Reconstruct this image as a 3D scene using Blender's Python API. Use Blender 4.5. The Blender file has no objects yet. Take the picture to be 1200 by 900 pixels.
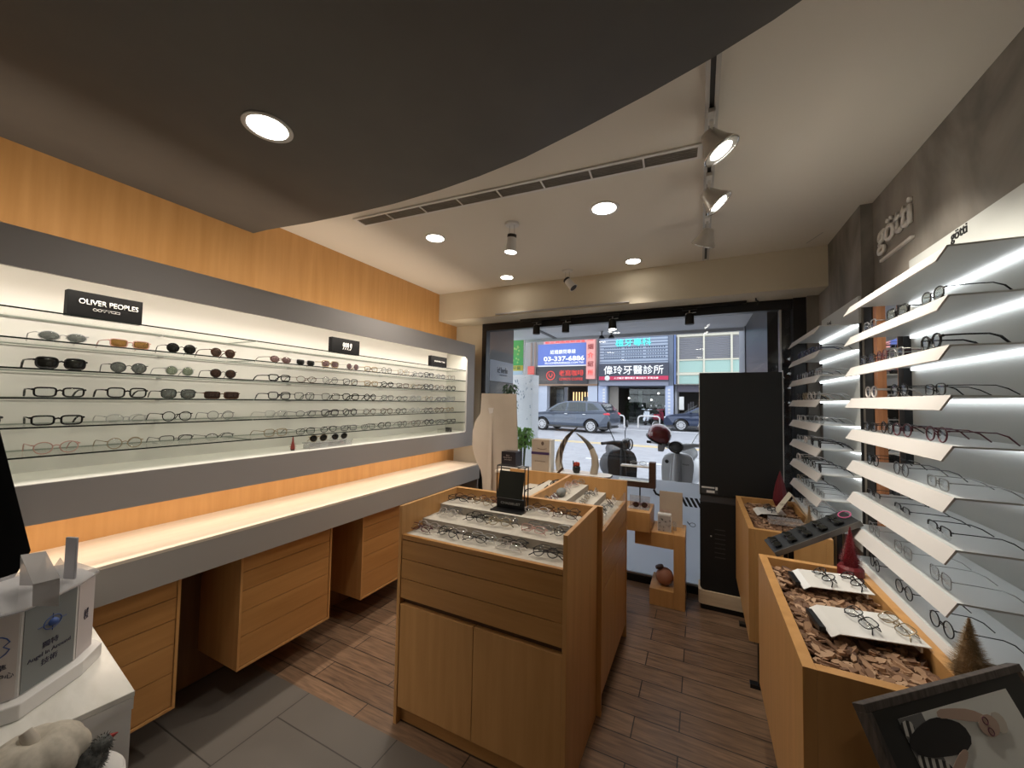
import bpy, math, random
from mathutils import Matrix, Vector, Euler
random.seed(7)
PI = math.pi
C = bpy.context.scene.collection

# ---------------------------------------------------------------- helpers
def wm(o):
    m = Matrix.Identity(4)
    while o is not None:
        m = Matrix.LocRotScale(o.location, o.rotation_euler, o.scale) @ m
        o = o.parent
    return m

class MB:
    def __init__(s):
        s.v = []; s.f = []; s.m = []; s.x = Matrix.Identity(4)
    def add(s, vs, fs, m=0):
        n = len(s.v)
        s.v += [s.x @ Vector(p) for p in vs]
        s.f += [tuple(n + i for i in f) for f in fs]
        s.m += [m] * len(fs)
        return s
    def box(s, x0, x1, y0, y1, z0, z1, m=0):
        vs = [(x, y, z) for z in (z0, z1) for y in (y0, y1) for x in (x0, x1)]
        return s.add(vs, [(0, 2, 3, 1), (4, 5, 7, 6), (0, 1, 5, 4), (2, 6, 7, 3), (0, 4, 6, 2), (1, 3, 7, 5)], m)
    def prism(s, poly, d0, d1, axis='z', m=0):
        # poly: 2-D points; axis: extrusion direction
        def P(a, b, d):
            return (a, b, d) if axis == 'z' else (a, d, b) if axis == 'y' else (d, a, b)
        n = len(poly)
        vs = [P(a, b, d0) for a, b in poly] + [P(a, b, d1) for a, b in poly]
        fs = [tuple(range(n))[::-1], tuple(range(n, 2 * n))] + [(i, (i + 1) % n, n + (i + 1) % n, n + i) for i in range(n)]
        return s.add(vs, fs, m)
    def tube(s, pts, r, seg=8, closed=False, m=0, caps=True):
        pts = [Vector(p) for p in pts]; n = len(pts)
        rs = r if isinstance(r, (list, tuple)) else [r] * n
        vs = []; prev = None
        for i, p in enumerate(pts):
            if closed: t = pts[(i + 1) % n] - pts[i - 1]
            else: t = pts[min(i + 1, n - 1)] - pts[max(i - 1, 0)]
            t.normalize()
            u = prev - t * prev.dot(t) if prev is not None else t.orthogonal()
            if u.length < 1e-6: u = t.orthogonal()
            u.normalize(); prev = u; w = t.cross(u)
            for k in range(seg):
                a = 2 * PI * k / seg
                vs.append(p + (u * math.cos(a) + w * math.sin(a)) * rs[i])
        fs = []
        for i in range(n if closed else n - 1):
            j = (i + 1) % n
            for k in range(seg):
                l = (k + 1) % seg
                fs.append((i * seg + k, i * seg + l, j * seg + l, j * seg + k))
        if not closed and caps:
            fs.append(tuple(range(seg))[::-1]); fs.append(tuple((n - 1) * seg + k for k in range(seg)))
        return s.add(vs, fs, m)
    def lathe(s, prof, c=(0, 0, 0), seg=24, m=0, sx=1, sy=1):
        vs = []; n = len(prof)
        for r, z in prof:
            for k in range(seg):
                a = 2 * PI * k / seg
                vs.append((c[0] + r * math.cos(a) * sx, c[1] + r * math.sin(a) * sy, c[2] + z))
        fs = [(i * seg + k, i * seg + (k + 1) % seg, (i + 1) * seg + (k + 1) % seg, (i + 1) * seg + k) for i in range(n - 1) for k in range(seg)]
        fs += [tuple(range(seg))[::-1], tuple((n - 1) * seg + k for k in range(seg))]
        return s.add(vs, fs, m)
    def ball(s, c, rx, ry=None, rz=None, seg=16, rings=10, m=0):
        ry = ry or rx; rz = rz or rx
        prof = [(max(1e-4, math.sin(PI * i / rings)), -math.cos(PI * i / rings)) for i in range(rings + 1)]
        vs = [(c[0] + r * math.cos(2 * PI * k / seg) * rx, c[1] + r * math.sin(2 * PI * k / seg) * ry, c[2] + z * rz) for r, z in prof for k in range(seg)]
        fs = [(i * seg + k, i * seg + (k + 1) % seg, (i + 1) * seg + (k + 1) % seg, (i + 1) * seg + k) for i in range(rings) for k in range(seg)]
        return s.add(vs, fs, m)
    def mesh(s, name, mats, smooth=False, inv=None):
        me = bpy.data.meshes.new(name)
        vs = [inv @ p for p in s.v] if inv is not None else s.v
        me.from_pydata([tuple(p) for p in vs], [], s.f)
        for mt in (mats if isinstance(mats, (list, tuple)) else [mats]): me.materials.append(mt)
        me.polygons.foreach_set('material_index', s.m)
        if smooth: me.polygons.foreach_set('use_smooth', [True] * len(s.f))
        me.update()
        return me
    def build(s, name, mats, parent=None, smooth=False, bevel=0, label=None, sharp=None):
        inv = wm(parent).inverted() if parent is not None else None
        o = bpy.data.objects.new(name, s.mesh(name, mats, smooth, inv))
        C.objects.link(o); o.parent = parent
        if bevel:
            b = o.modifiers.new('bevel', 'BEVEL'); b.width = bevel; b.segments = 2; b.limit_method = 'ANGLE'
        if smooth and sharp is not False:
            try: o.data.set_sharp_from_angle(angle=math.radians(50))
            except Exception: pass
        if label: o['label'] = label
        return o

def thing(name, label, cat, loc=(0, 0, 0), rotz=0, group=None, rot=None):
    o = bpy.data.objects.new(name, None); C.objects.link(o)
    o.empty_display_size = .05
    o.location = loc; o.rotation_euler = rot if rot else (0, 0, rotz)
    o['label'] = label; o['category'] = cat
    if group: o['group'] = group
    return o
def tag(o, label, cat, group=None, kind=None):
    o['label'] = label; o['category'] = cat
    if group: o['group'] = group
    if kind: o['kind'] = kind
    return o
def structure(o, label=None):
    o['kind'] = 'structure'
    if label: o['label'] = label
    return o

_txt = {}
def text(name, s, mat, parent, pos, face='-y', width=None, height=None, depth=.002, align='CENTER', shear=0, bold=0, rotz=None):
    """lettering as a mesh: pos = middle of the lettering, face = where it looks"""
    cu = bpy.data.curves.new('t', 'FONT'); cu.body = s; cu.align_x = 'CENTER'; cu.align_y = 'CENTER'
    cu.size = 1; cu.shear = shear; cu.offset = 0 if any(ord(c) > 1000 for c in s) else bold * .5; cu.resolution_u = 3; cu.extrude = 0
    to = bpy.data.objects.new('t', cu); C.objects.link(to)
    bpy.context.view_layer.update()
    dg = bpy.context.evaluated_depsgraph_get()
    me = bpy.data.meshes.new_from_object(to.evaluated_get(dg))
    bpy.data.objects.remove(to); bpy.data.curves.remove(cu)
    if not me.vertices: return None
    xs = [v.co.x for v in me.vertices]; ys = [v.co.y for v in me.vertices]
    w, h = max(xs) - min(xs), max(ys) - min(ys); cx, cy = (max(xs) + min(xs)) / 2, (max(ys) + min(ys)) / 2
    kx = width / w if width else height / h
    ky = height / h if height else kx
    rz = {'-y': 0, '+x': PI / 2, '-x': -PI / 2, '+y': PI}.get(face, 0) if rotz is None else rotz
    M = Matrix.Translation(pos) @ Euler((PI / 2, 0, rz)).to_matrix().to_4x4() if face != '+z' else Matrix.Translation(pos) @ Euler((0, 0, rz)).to_matrix().to_4x4()
    M = M @ Matrix.Diagonal((kx, ky, 1, 1)) @ Matrix.Translation((-cx, -cy, 0))
    M = wm(parent).inverted() @ M if parent is not None else M
    me.transform(M); me.name = name
    me.materials.clear(); me.materials.append(mat)
    o = bpy.data.objects.new(name, me); C.objects.link(o); o.parent = parent
    sd = o.modifiers.new('s', 'SOLIDIFY'); sd.thickness = depth; sd.offset = 0
    return o

# ---------------------------------------------------------------- materials
def mat(name, col, rough=.5, metal=0, emit=0, ecol=None, trans=0, ior=1.45, coat=0, spec=.5):
    m = bpy.data.materials.new(name); m.use_nodes = True
    b = m.node_tree.nodes['Principled BSDF']
    b.inputs['Base Color'].default_value = (*col, 1); b.inputs['Roughness'].default_value = rough
    b.inputs['Metallic'].default_value = metal; b.inputs['Transmission Weight'].default_value = trans
    b.inputs['IOR'].default_value = ior; b.inputs['Coat Weight'].default_value = coat
    b.inputs['Specular IOR Level'].default_value = spec
    if emit:
        b.inputs['Emission Color'].default_value = (*(ecol or col), 1); b.inputs['Emission Strength'].default_value = emit
    return m
def nodes(m):
    nt = m.node_tree
    return nt, nt.nodes['Principled BSDF'], (lambda t, **k: _n(nt, t, **k))
def _n(nt, t, **k):
    n = nt.nodes.new(t)
    for a, v in k.items(): setattr(n, a, v)
    return n
def ramp(nt, fac, stops):
    r = nt.nodes.new('ShaderNodeValToRGB'); e = r.color_ramp.elements
    while len(e) < len(stops): e.new(.5)
    for i, (p, c) in enumerate(stops): e[i].position = p; e[i].color = (*c, 1)
    nt.links.new(fac, r.inputs[0]); return r
def grain(name, c1, c2, scale=(1, 1, 1), rough=.4, noise=6, coat=0, spec=.5, detail=6, c3=None):
    m = mat(name, c1, rough, coat=coat, spec=spec); nt, b, N = nodes(m)
    tc = N('ShaderNodeTexCoord'); mp = N('ShaderNodeMapping'); mp.inputs['Scale'].default_value = scale
    no = N('ShaderNodeTexNoise'); no.inputs['Scale'].default_value = noise; no.inputs['Detail'].default_value = detail
    nt.links.new(tc.outputs['Object'], mp.inputs[0]); nt.links.new(mp.outputs[0], no.inputs['Vector'])
    r = ramp(nt, no.outputs['Fac'], [(.3, c1), (.7, c2)] if c3 is None else [(.3, c1), (.55, c2), (.75, c3)])
    nt.links.new(r.outputs[0], b.inputs['Base Color'])
    bu = N('ShaderNodeBump'); bu.inputs['Strength'].default_value = .05
    nt.links.new(no.outputs['Fac'], bu.inputs['Height']); nt.links.new(bu.outputs[0], b.inputs['Normal'])
    return m
def brick(name, c1, c2, mortar, w, h, off, gap, rough, grainscale=None, loc=(0, 0, 0), rz=0):
    m = mat(name, c1, rough); nt, b, N = nodes(m)
    tc = N('ShaderNodeTexCoord'); br = N('ShaderNodeTexBrick'); br.offset = off; br.squash = 1
    mp = N('ShaderNodeMapping'); mp.inputs['Location'].default_value = loc; mp.inputs['Rotation'].default_value = (0, 0, rz)
    nt.links.new(tc.outputs['Object'], mp.inputs[0]); nt.links.new(mp.outputs[0], br.inputs['Vector'])
    br.inputs['Scale'].default_value = 1; br.inputs['Brick Width'].default_value = w; br.inputs['Row Height'].default_value = h
    br.inputs['Mortar Size'].default_value = gap; br.inputs['Mortar Smooth'].default_value = 0.1; br.inputs['Bias'].default_value = 0
    br.inputs['Color1'].default_value = (*c1, 1); br.inputs['Color2'].default_value = (*c2, 1); br.inputs['Mortar'].default_value = (*mortar, 1)
    out = br.outputs['Color']
    if grainscale:
        m2 = N('ShaderNodeMapping'); m2.inputs['Scale'].default_value = grainscale
        no = N('ShaderNodeTexNoise'); no.inputs['Scale'].default_value = 5; no.inputs['Detail'].default_value = 8; no.inputs['Distortion'].default_value = .6
        nt.links.new(tc.outputs['Object'], m2.inputs[0]); nt.links.new(m2.outputs[0], no.inputs['Vector'])
        r = ramp(nt, no.outputs['Fac'], [(.3, (.55, .55, .55)), (.7, (1.25, 1.22, 1.18))])
        mx = N('ShaderNodeMix', data_type='RGBA', blend_type='MULTIPLY'); mx.inputs[0].default_value = 1
        nt.links.new(out, mx.inputs[6]); nt.links.new(r.outputs[0], mx.inputs[7]); out = mx.outputs[2]
    nt.links.new(out, b.inputs['Base Color'])
    bu = N('ShaderNodeBump'); bu.inputs['Strength'].default_value = .25; bu.inputs['Distance'].default_value = .002; bu.invert = True
    nt.links.new(br.outputs['Fac'], bu.inputs['Height']); nt.links.new(bu.outputs[0], b.inputs['Normal'])
    return m
def glassy(name, tint=(1, 1, 1), gloss=.06, alpha=0, col=(.1, .1, .1), rough=.02):
    """thin glass: see-through, tinted, with a mirror share; alpha mixes in an opaque body"""
    m = bpy.data.materials.new(name); m.use_nodes = True; nt = m.node_tree; nt.nodes.clear()
    out = _n(nt, 'ShaderNodeOutputMaterial'); tr = _n(nt, 'ShaderNodeBsdfTransparent'); tr.inputs[0].default_value = (*tint, 1)
    gl = _n(nt, 'ShaderNodeBsdfGlossy'); gl.inputs['Roughness'].default_value = rough
    lw = _n(nt, 'ShaderNodeLayerWeight'); lw.inputs[0].default_value = .35
    ma = _n(nt, 'ShaderNodeMath', operation='MULTIPLY_ADD'); ma.inputs[1].default_value = .22; ma.inputs[2].default_value = gloss
    nt.links.new(lw.outputs['Facing'], ma.inputs[0])
    mx = _n(nt, 'ShaderNodeMixShader'); nt.links.new(ma.outputs[0], mx.inputs[0]); nt.links.new(tr.outputs[0], mx.inputs[1]); nt.links.new(gl.outputs[0], mx.inputs[2])
    last = mx
    if alpha:
        d = _n(nt, 'ShaderNodeBsdfDiffuse'); d.inputs[0].default_value = (*col, 1)
        m2 = _n(nt, 'ShaderNodeMixShader'); m2.inputs[0].default_value = alpha
        nt.links.new(mx.outputs[0], m2.inputs[1]); nt.links.new(d.outputs[0], m2.inputs[2]); last = m2
    nt.links.new(last.outputs[0], out.inputs[0]); return m

M = {}
M['maple'] = grain('maple veneer', (.51, .265, .092), (.60, .325, .124), (9, 9, .7), .38, 3.0, spec=.4)
M['maple_h'] = grain('maple fronts', (.42, .205, .064), (.51, .262, .090), (.8, .8, 11), .36, 3.0, spec=.45)
M['maple_edge'] = grain('maple edge', (.54, .31, .13), (.62, .37, .17), (3, 3, 3), .4, 4)
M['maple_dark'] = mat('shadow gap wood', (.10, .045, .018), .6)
M['walnut'] = grain('dark walnut', (.045, .02, .012), (.09, .045, .028), (2, 2, 12), .5, 4)
M['palewood'] = grain('pale laminate', (.68, .59, .48), (.74, .65, .54), (8, .8, 3), .35, 4)
M['plywood'] = grain('plywood', (.66, .50, .33), (.78, .62, .43), (1, 8, 8), .45, 4)
M['grey'] = mat('taupe grey laminate', (.40, .375, .36), .5)
M['greyfront'] = mat('grey counter apron', (.36, .34, .315), .5)
M['caseback'] = mat('display case back', (.72, .71, .67), .55)
M['caseside'] = mat('case lining', (.66, .65, .60), .4)
M['cream'] = grain('cream paint', (.60, .535, .42), (.64, .575, .455), (1, 1, 1), .75, 3)
M['ceil'] = mat('off white ceiling', (.73, .68, .61), .8)
M['darkceil'] = grain('charcoal ceiling paint', (.092, .087, .082), (.105, .099, .092), (1, 1, 1), .55, 5)
M['white'] = mat('white', (.72, .70, .68), .4)
M['whitegloss'] = mat('gloss white', (.78, .76, .73), .18)
M['shelfwhite'] = mat('white lacquered metal', (.56, .57, .56), .35)
M['lipwhite'] = mat('pale sand lacquer', (.64, .61, .59), .45)
M['panelwhite'] = mat('grey white panel', (.60, .615, .60), .5)
M['black'] = mat('black', (.011, .011, .012), .35)
M['blackmatt'] = mat('matt black', (.014, .014, .015), .7)
M['blackpanel'] = mat('kiosk black', (.012, .013, .014), .45)
M['darkgrey'] = mat('dark grey', (.05, .05, .052), .5)
M['frameblack'] = mat('black window frame', (.012, .012, .014), .35)
M['steel'] = mat('brushed steel', (.55, .55, .55), .3, 1)
M['chrome'] = mat('chrome', (.75, .75, .75), .12, 1)
M['led'] = mat('cool led strip', (1, 1, 1), emit=2.7, ecol=(.92, .97, 1))
M['ledwarm'] = mat('warm led strip', (1, 1, 1), emit=4, ecol=(1, .80, .55))
M['lamp'] = mat('lamp diffuser', (1, 1, 1), emit=14, ecol=(1, .93, .80))
M['lampcool'] = mat('lamp diffuser neutral', (1, 1, 1), emit=14, ecol=(1, .96, .88))
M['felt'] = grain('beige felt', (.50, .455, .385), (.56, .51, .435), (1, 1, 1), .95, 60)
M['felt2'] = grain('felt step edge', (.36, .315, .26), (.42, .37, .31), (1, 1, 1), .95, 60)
M['card'] = grain('kraft card', (.46, .385, .31), (.51, .43, .35), (1, 1, 1), .85, 5)
M['kraft'] = mat('kraft paper', (.42, .34, .265), .8)
M['paper'] = mat('white paper', (.76, .74, .70), .7)
M['window'] = glassy('window glass', (.97, .98, .985), .03)
M['shelfglass'] = glassy('shelf glass', (.985, .99, .983), .03)
M['glassedge'] = mat('dark glass edge', (.012, .018, .016), .2)
M['backedge'] = mat('pale glass edge', (.22, .26, .22), .3)
M['mirror'] = mat('mirror', (.8, .8, .8), .02, 1)
M['darkmirror'] = mat('dark mirror', (.10, .105, .10), .12, .9)
M['acrylic'] = glassy('clear acrylic', (.93, .94, .95), .10, alpha=.22, col=(.6, .58, .58))
M['guard'] = glassy('clear guard', (.95, .95, .93), .08)
M['lens'] = glassy('clear lens', (.95, .96, .96), .015, rough=0)
M['lens_grey'] = glassy('grey lens', (.42, .44, .43), .10, alpha=.25, col=(.24, .26, .25))
M['lens_dark'] = glassy('dark lens', (.06, .06, .05), .06, alpha=.5, col=(.03, .03, .025))
M['lens_amber'] = glassy('amber lens', (.60, .42, .20), .06, alpha=.4, col=(.30, .19, .07))
M['lens_brown'] = glassy('brown lens', (.24, .16, .12), .06, alpha=.45, col=(.10, .065, .05))
M['lens_green'] = glassy('green lens', (.55, .60, .52), .08, alpha=.3, col=(.28, .32, .25))
M['lens_mauve'] = glassy('mauve lens', (.50, .38, .38), .08, alpha=.3, col=(.28, .20, .20))
FR = {'black': mat('black acetate', (.010, .009, .009), .25), 'dark': mat('dark gunmetal', (.035, .033, .035), .35, .5),
      'tortoise': grain('tortoise acetate', (.035, .014, .007), (.13, .05, .02), (1, 1, 1), .25, 90),
      'gold': mat('gold metal', (.36, .28, .18), .3, .8), 'silver': mat('silver metal', (.45, .45, .45), .3, .9),
      'clear': mat('clear acetate', (.50, .45, .42), .2), 'burgundy': mat('burgundy acetate', (.09, .012, .022), .3),
      'pink': mat('pale pink acetate', (.50, .28, .24), .3), 'grey': mat('grey acetate', (.16, .16, .165), .3), 'blue': mat('navy acetate', (.02, .03, .09), .3)}

def floor_wood():
    return brick('wood look floor tile', (.175, .105, .064), (.235, .145, .090), (.03, .02, .014), .61, .137, .33, .003, .38, (1.2, 14, 1), loc=(.09, .017, 0))
def floor_tile():
    return brick('grey floor tile', (.118, .103, .088), (.128, .112, .096), (.045, .038, .032), .56, .60, .5, .003, .5, None, loc=(.11, .035, 0), rz=PI / 2)
M['floorwood'] = floor_wood(); M['floortile'] = floor_tile()
def concrete():
    m = mat('troweled concrete', (.15, .13, .11), .6); nt, b, N = nodes(m)
    tc = N('ShaderNodeTexCoord'); n1 = N('ShaderNodeTexNoise'); n1.inputs['Scale'].default_value = 2.2; n1.inputs['Detail'].default_value = 9; n1.inputs['Distortion'].default_value = .8
    mp = N('ShaderNodeMapping'); mp.inputs['Scale'].default_value = (1, 1.4, .6)
    nt.links.new(tc.outputs['Object'], mp.inputs[0]); nt.links.new(mp.outputs[0], n1.inputs['Vector'])
    r = ramp(nt, n1.outputs['Fac'], [(.34, (.11, .10, .088)), (.5, (.21, .19, .168)), (.66, (.32, .29, .255))])
    nt.links.new(r.outputs[0], b.inputs['Base Color'])
    bu = N('ShaderNodeBump'); bu.inputs['Strength'].default_value = .15; nt.links.new(n1.outputs['Fac'], bu.inputs['Height']); nt.links.new(bu.outputs[0], b.inputs['Normal'])
    return m
M['concrete'] = concrete()
M['marble'] = grain('white marble', (.60, .58, .52), (.74, .72, .67), (1, 3, 1), .2, 5, c3=(.70, .68, .63))
M['asphalt'] = grain('pale asphalt', (.33, .33, .355), (.41, .41, .435), (1, 1, 1), .8, 3)
M['pavement'] = brick('arcade tile', (.50, .51, .54), (.54, .55, .58), (.32, .33, .36), .5, .5, 0, .006, .4)
M['yellow'] = mat('yellow road paint', (.75, .55, .22), .7)
M['roadwhite'] = mat('white road paint', (.85, .85, .85), .7)

# ---------------------------------------------------------------- camera
R = ((0.8979, 0.0019, 0.4402), (0.4398, -0.0461, -0.8969), (0.0186, 0.9989, -0.0422))
def make_camera():
    f = 448.
    def n(a): return a.normalized()
    dy = n(Vector(((820 - 600) / f, -(473 - 450) / f, -1)))
    dz = Vector(((800 - 600) / f, (10000 + 450) / f, -1)); dz = n(dz - dy * dz.dot(dy)); dx = dy.cross(dz)
    rot = Matrix((dx, dy, dz))
    cam = bpy.data.objects.new('camera', bpy.data.cameras.new('camera')); C.objects.link(cam)
    cam.matrix_world = Matrix.Translation((0, 0, 1.55)) @ rot.to_4x4()
    cam.data.sensor_width = 36; cam.data.lens = 36 * f / 1200; cam.data.clip_start = .02; cam.data.clip_end = 300
    bpy.context.scene.camera = cam
make_camera()

# ================================================================= ROOM
XL, XR, YF, ZC, ZD = -2.457, .835, 3.56, 2.645, 2.543
structure(MB().box(XL - .1, XR + .1, 1.40, 3.62, -.06, 0, 0).box(XL - .1, XR + .1, -3, 1.40, -.06, 0, 1).build('floor', [M['floorwood'], M['floortile']]))
structure(MB().box(XL - .12, XL, -3, 3.72, 0, 2.75).build('wall_left', M['maple']))
structure(MB().box(XR, XR + .12, -3, 3.72, 0, 2.75).box(.783, XR, 2.65, 3.60, 0, 2.75).box(.715, .80, 3.47, 3.66, 0, 2.40).build('wall_right', M['concrete']))
structure(MB().box(XL - .12, XR + .12, -3.1, -3, 0, 2.75).build('wall_back', M['cream']))
structure(MB().box(XL, -2.098, YF, YF + .12, 0, 2.40).build('wall_front', M['cream']))
structure(MB().box(XL - .12, XR + .12, -3, 3.72, ZC, ZC + .1).build('ceiling', M['ceil']))
structure(MB().box(XL, .783, 3.23, 3.72, 2.362, ZC).build('ceiling_beam', M['cream']))
structure(MB().box(-1.77, -.52, 3.20, 3.235, 2.372, 2.380).build('trim_1', M['grey']))
curve = [(-2.457, 1.362), (-2.315, 1.369), (-2.0, 1.41), (-1.719, 1.433), (-1.40, 1.447), (-1.112, 1.44), (-.88, 1.42), (-.647, 1.386), (-.388, 1.322), (-.147, 1.255), (.037, 1.195),
         (.171, 1.14), (.236, 1.106), (.34, 1.03), (.45, .92), (.56, .72), (.64, .45), (.69, .1), (.71, -.5), (.71, -3), (-2.457, -3)]
structure(MB().prism(curve[::-1], ZD, ZC).build('ceiling_dropped', M['darkceil']))

# shop window
def window():
    w = bpy.data.objects.new('window_1', None); C.objects.link(w); w.location = (0, YF, 0); w['kind'] = 'structure'
    f = MB()
    f.box(-2.098, -2.045, 3.52, 3.60, 0, 2.362).box(.635, .715, 3.50, 3.60, 0, 2.362).box(-2.045, .635, 3.52, 3.60, 2.285, 2.362).box(-2.045, .635, 3.52, 3.60, 0, .06)
    f.build('frame', M['frameblack'], w, bevel=.002)
    MB().box(-2.045, .635, 3.53, 3.59, .0605, .075).box(.552, .566, 3.535, 3.585, .076, 2.284).build('bead', M['steel'], w)
    MB().box(-2.045, .551, 3.556, 3.564, .076, 2.284).box(.567, .634, 3.556, 3.564, .076, 2.284).build('pane', M['window'], w)
    fm = glassy('frosted film', (.5, .53, .58), .02, alpha=.75, col=(.85, .90, .96), rough=.4)
    nt = fm.node_tree
    tl = _n(nt, 'ShaderNodeBsdfTranslucent'); tl.inputs[0].default_value = (.95, .97, 1, 1)
    d = [n for n in nt.nodes if n.type == 'BSDF_DIFFUSE'][0]; ms = _n(nt, 'ShaderNodeMixShader'); ms.inputs[0].default_value = .8
    m2 = [n for n in nt.nodes if n.type == 'MIX_SHADER' and n.inputs[2].links and n.inputs[2].links[0].from_node == d][0]
    nt.links.new(d.outputs[0], ms.inputs[1]); nt.links.new(tl.outputs[0], ms.inputs[2]); nt.links.new(ms.outputs[0], m2.inputs[2])
    MB().box(-2.045, .551, 3.5535, 3.5555, .076, .886).build('frosted_film', fm, w)
    s = MB()
    for k in range(5):
        x = -.150 + k * .036
        s.prism([(x, .765), (x + .022, .765), (x + .062, .690), (x + .040, .690)][::-1], 3.5515, 3.5530, 'y')
    s.box(.095, .5, 3.5515, 3.5530, .690, .765)
    s.tube([(-.36, 3.552, .80), (-.34, 3.552, .765), (-.31, 3.552, .755), (-.285, 3.552, .775), (-.255, 3.552, .79), (-.225, 3.552, .785), (-.225, 3.552, .715)], .010, 6)
    s.build('stripe_graphic', M['blackmatt'], w)
    MB().tube([(-.055 + .022 * math.cos(a), 3.552, .545 + .016 * math.sin(a)) for a in [2 * PI * i / 16 for i in range(16)]], .0022, 6, True).tube([(-.095, 3.552, .565), (-.078, 3.552, .545)], .004, 6).build('glasses_graphic', M['blackmatt'], w)
window()

# ================================================================= LEFT WALL
def wall_case():
    t = thing('display_case', 'long lit wall display case with grey frame and glass shelves of eyewear', 'display case', (-2.28, 1.5, 1.08))
    y0, y1 = -.6, 3.385
    MB().box(XL, -2.44, y0, y1, 1.08, 2.115).build('back_panel', M['caseback'], t)
    f = MB()
    f.box(-2.115, -2.10, y0, y1, 1.975, 2.115).box(-2.115, -2.10, y0, y1, 1.08, 1.222).box(-2.115, -2.10, 3.247, y1, 1.222, 1.975)
    # rounded inner corners
    for cz, s in ((1.975, -1), (1.222, 1)):
        pts = [(3.247, cz)] + [(3.247 - .025 + .025 * math.cos(a), cz + s * (.025 - .025 * math.sin(a))) for a in [PI / 2 * i / 5 for i in range(6)]]
        f.prism(pts, -2.115, -2.10, 'x')
    f.build('front_frame', M['grey'], t)
    MB().box(-2.44, -2.115, y0, y1, 2.050, 2.062).build('top_panel', M['caseside'], t)
    MB().box(-2.44, -2.115, y0, y1, 1.205, 1.222).build('bottom_panel', M['caseside'], t)
    MB().box(-2.44, -2.115, y0, y1, 1.102, 1.112).build('underside_panel', M['grey'], t)
    MB().box(-2.44, -2.115, 3.365, y1, 1.222, 2.050).build('end_panel', M['caseside'], t)
    for i in range(6):
        z = 1.847 - i * .1065
        for a, b in ((y0 + .02, 1.238), (1.242, 3.36)):
            g = MB().box(-2.432, -2.16, a, b, z - .006, z, 0)
            g.m = [0, 0, 2, 2, 2, 1]
            g.build('glass_shelf', [M['shelfglass'], M['glassedge'], M['backedge']], t)
    p = MB()
    for z0 in [1.847 - i * .1065 for i in range(6)]:
        for y in (.15, .93, 1.6, 2.4, 3.1):
            p.tube([(-2.435, y, z0 - .010), (-2.39, y, z0 - .010)], .004, 6)
    p.build('shelf_pin', M['steel'], t)
    l = MB().box(-2.165, -2.135, y0 + .02, 3.36, 2.040, 2.0495).build('led_strip', M['ledwarm'], t)
    MB().box(-2.27, -2.24, y0 + .02, 3.36, 1.092, 1.1015).build('led_strip', M['ledwarm'], t)
    MB().box(-2.145, -2.120, y0 + .02, 3.36, 2.0625, 2.072).build('led_strip', M['ledwarm'], t)
wall_case()

def counter():
    t = thing('wall_counter', 'long wall counter with pale wood top and grey front apron', 'counter', (-2.26, 1.5, .735))
    MB().box(XL, -2.045, -.6, 3.44, .875, .888).build('worktop', M['palewood'], t)
    MB().box(-2.062, -2.046, -.6, 3.44, .737, .8745).build('apron', M['greyfront'], t)
    MB().box(XL, -2.063, -.6, 3.44, .737, .752).build('underside', M['walnut'], t)
    MB().box(XL, -2.063, 3.425, 3.44, .3, .736).build('end_bracket', M['greyfront'], t)
counter()
structure(MB().box(XL, XL + .008, -3, 3.55, 0, .735).build('wall_left_shade', grain('wall veneer with painted shade', (.16, .075, .03), (.22, .11, .045), (9, 9, .7), .5, 3)))  # thin sheet on the veneer wall, under-counter shade put into its colour

def drawer_cabinet(y0, y1, label):
    t = thing('drawer_cabinet', label, 'cabinet', (-2.25, (y0 + y1) / 2, .17), group='wall hung drawer cabinets under the counter')
    xf, z0, z1 = -2.085, .163, .735
    b = MB().box(XL + .008, xf - .02, y0 + .012, y1 - .012, z0 + .012, z1 - .002)
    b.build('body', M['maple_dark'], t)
    e = MB().box(XL + .008, xf, y0, y0 + .0118, z0, z1 - .001).box(XL + .008, xf, y1 - .0118, y1, z0, z1 - .001).box(XL + .008, xf, y0 + .012, y1 - .012, z0, z0 + .0118)
    e.build('carcass', M['maple'], t, bevel=.001)
    h = [.255, .215, .185, .165, .13]; H = z1 - .014 - (z0 + .014); z = z0 + .014
    for k in h:
        zz = z + H * k / sum(h)
        MB().box(xf - .0195, xf - .004, y0 + .014, y1 - .014, z + .0015, zz - .0015).build('drawer', M['maple_h'], t, bevel=.001)
        z = zz
drawer_cabinet(.385, .925, 'hanging five drawer maple cabinet beside the white marble desk')
drawer_cabinet(1.175, 1.71, 'hanging five drawer maple cabinet in the middle under the long counter')
drawer_cabinet(1.955, 2.49, 'hanging five drawer maple cabinet partly hidden behind the central island')

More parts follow.
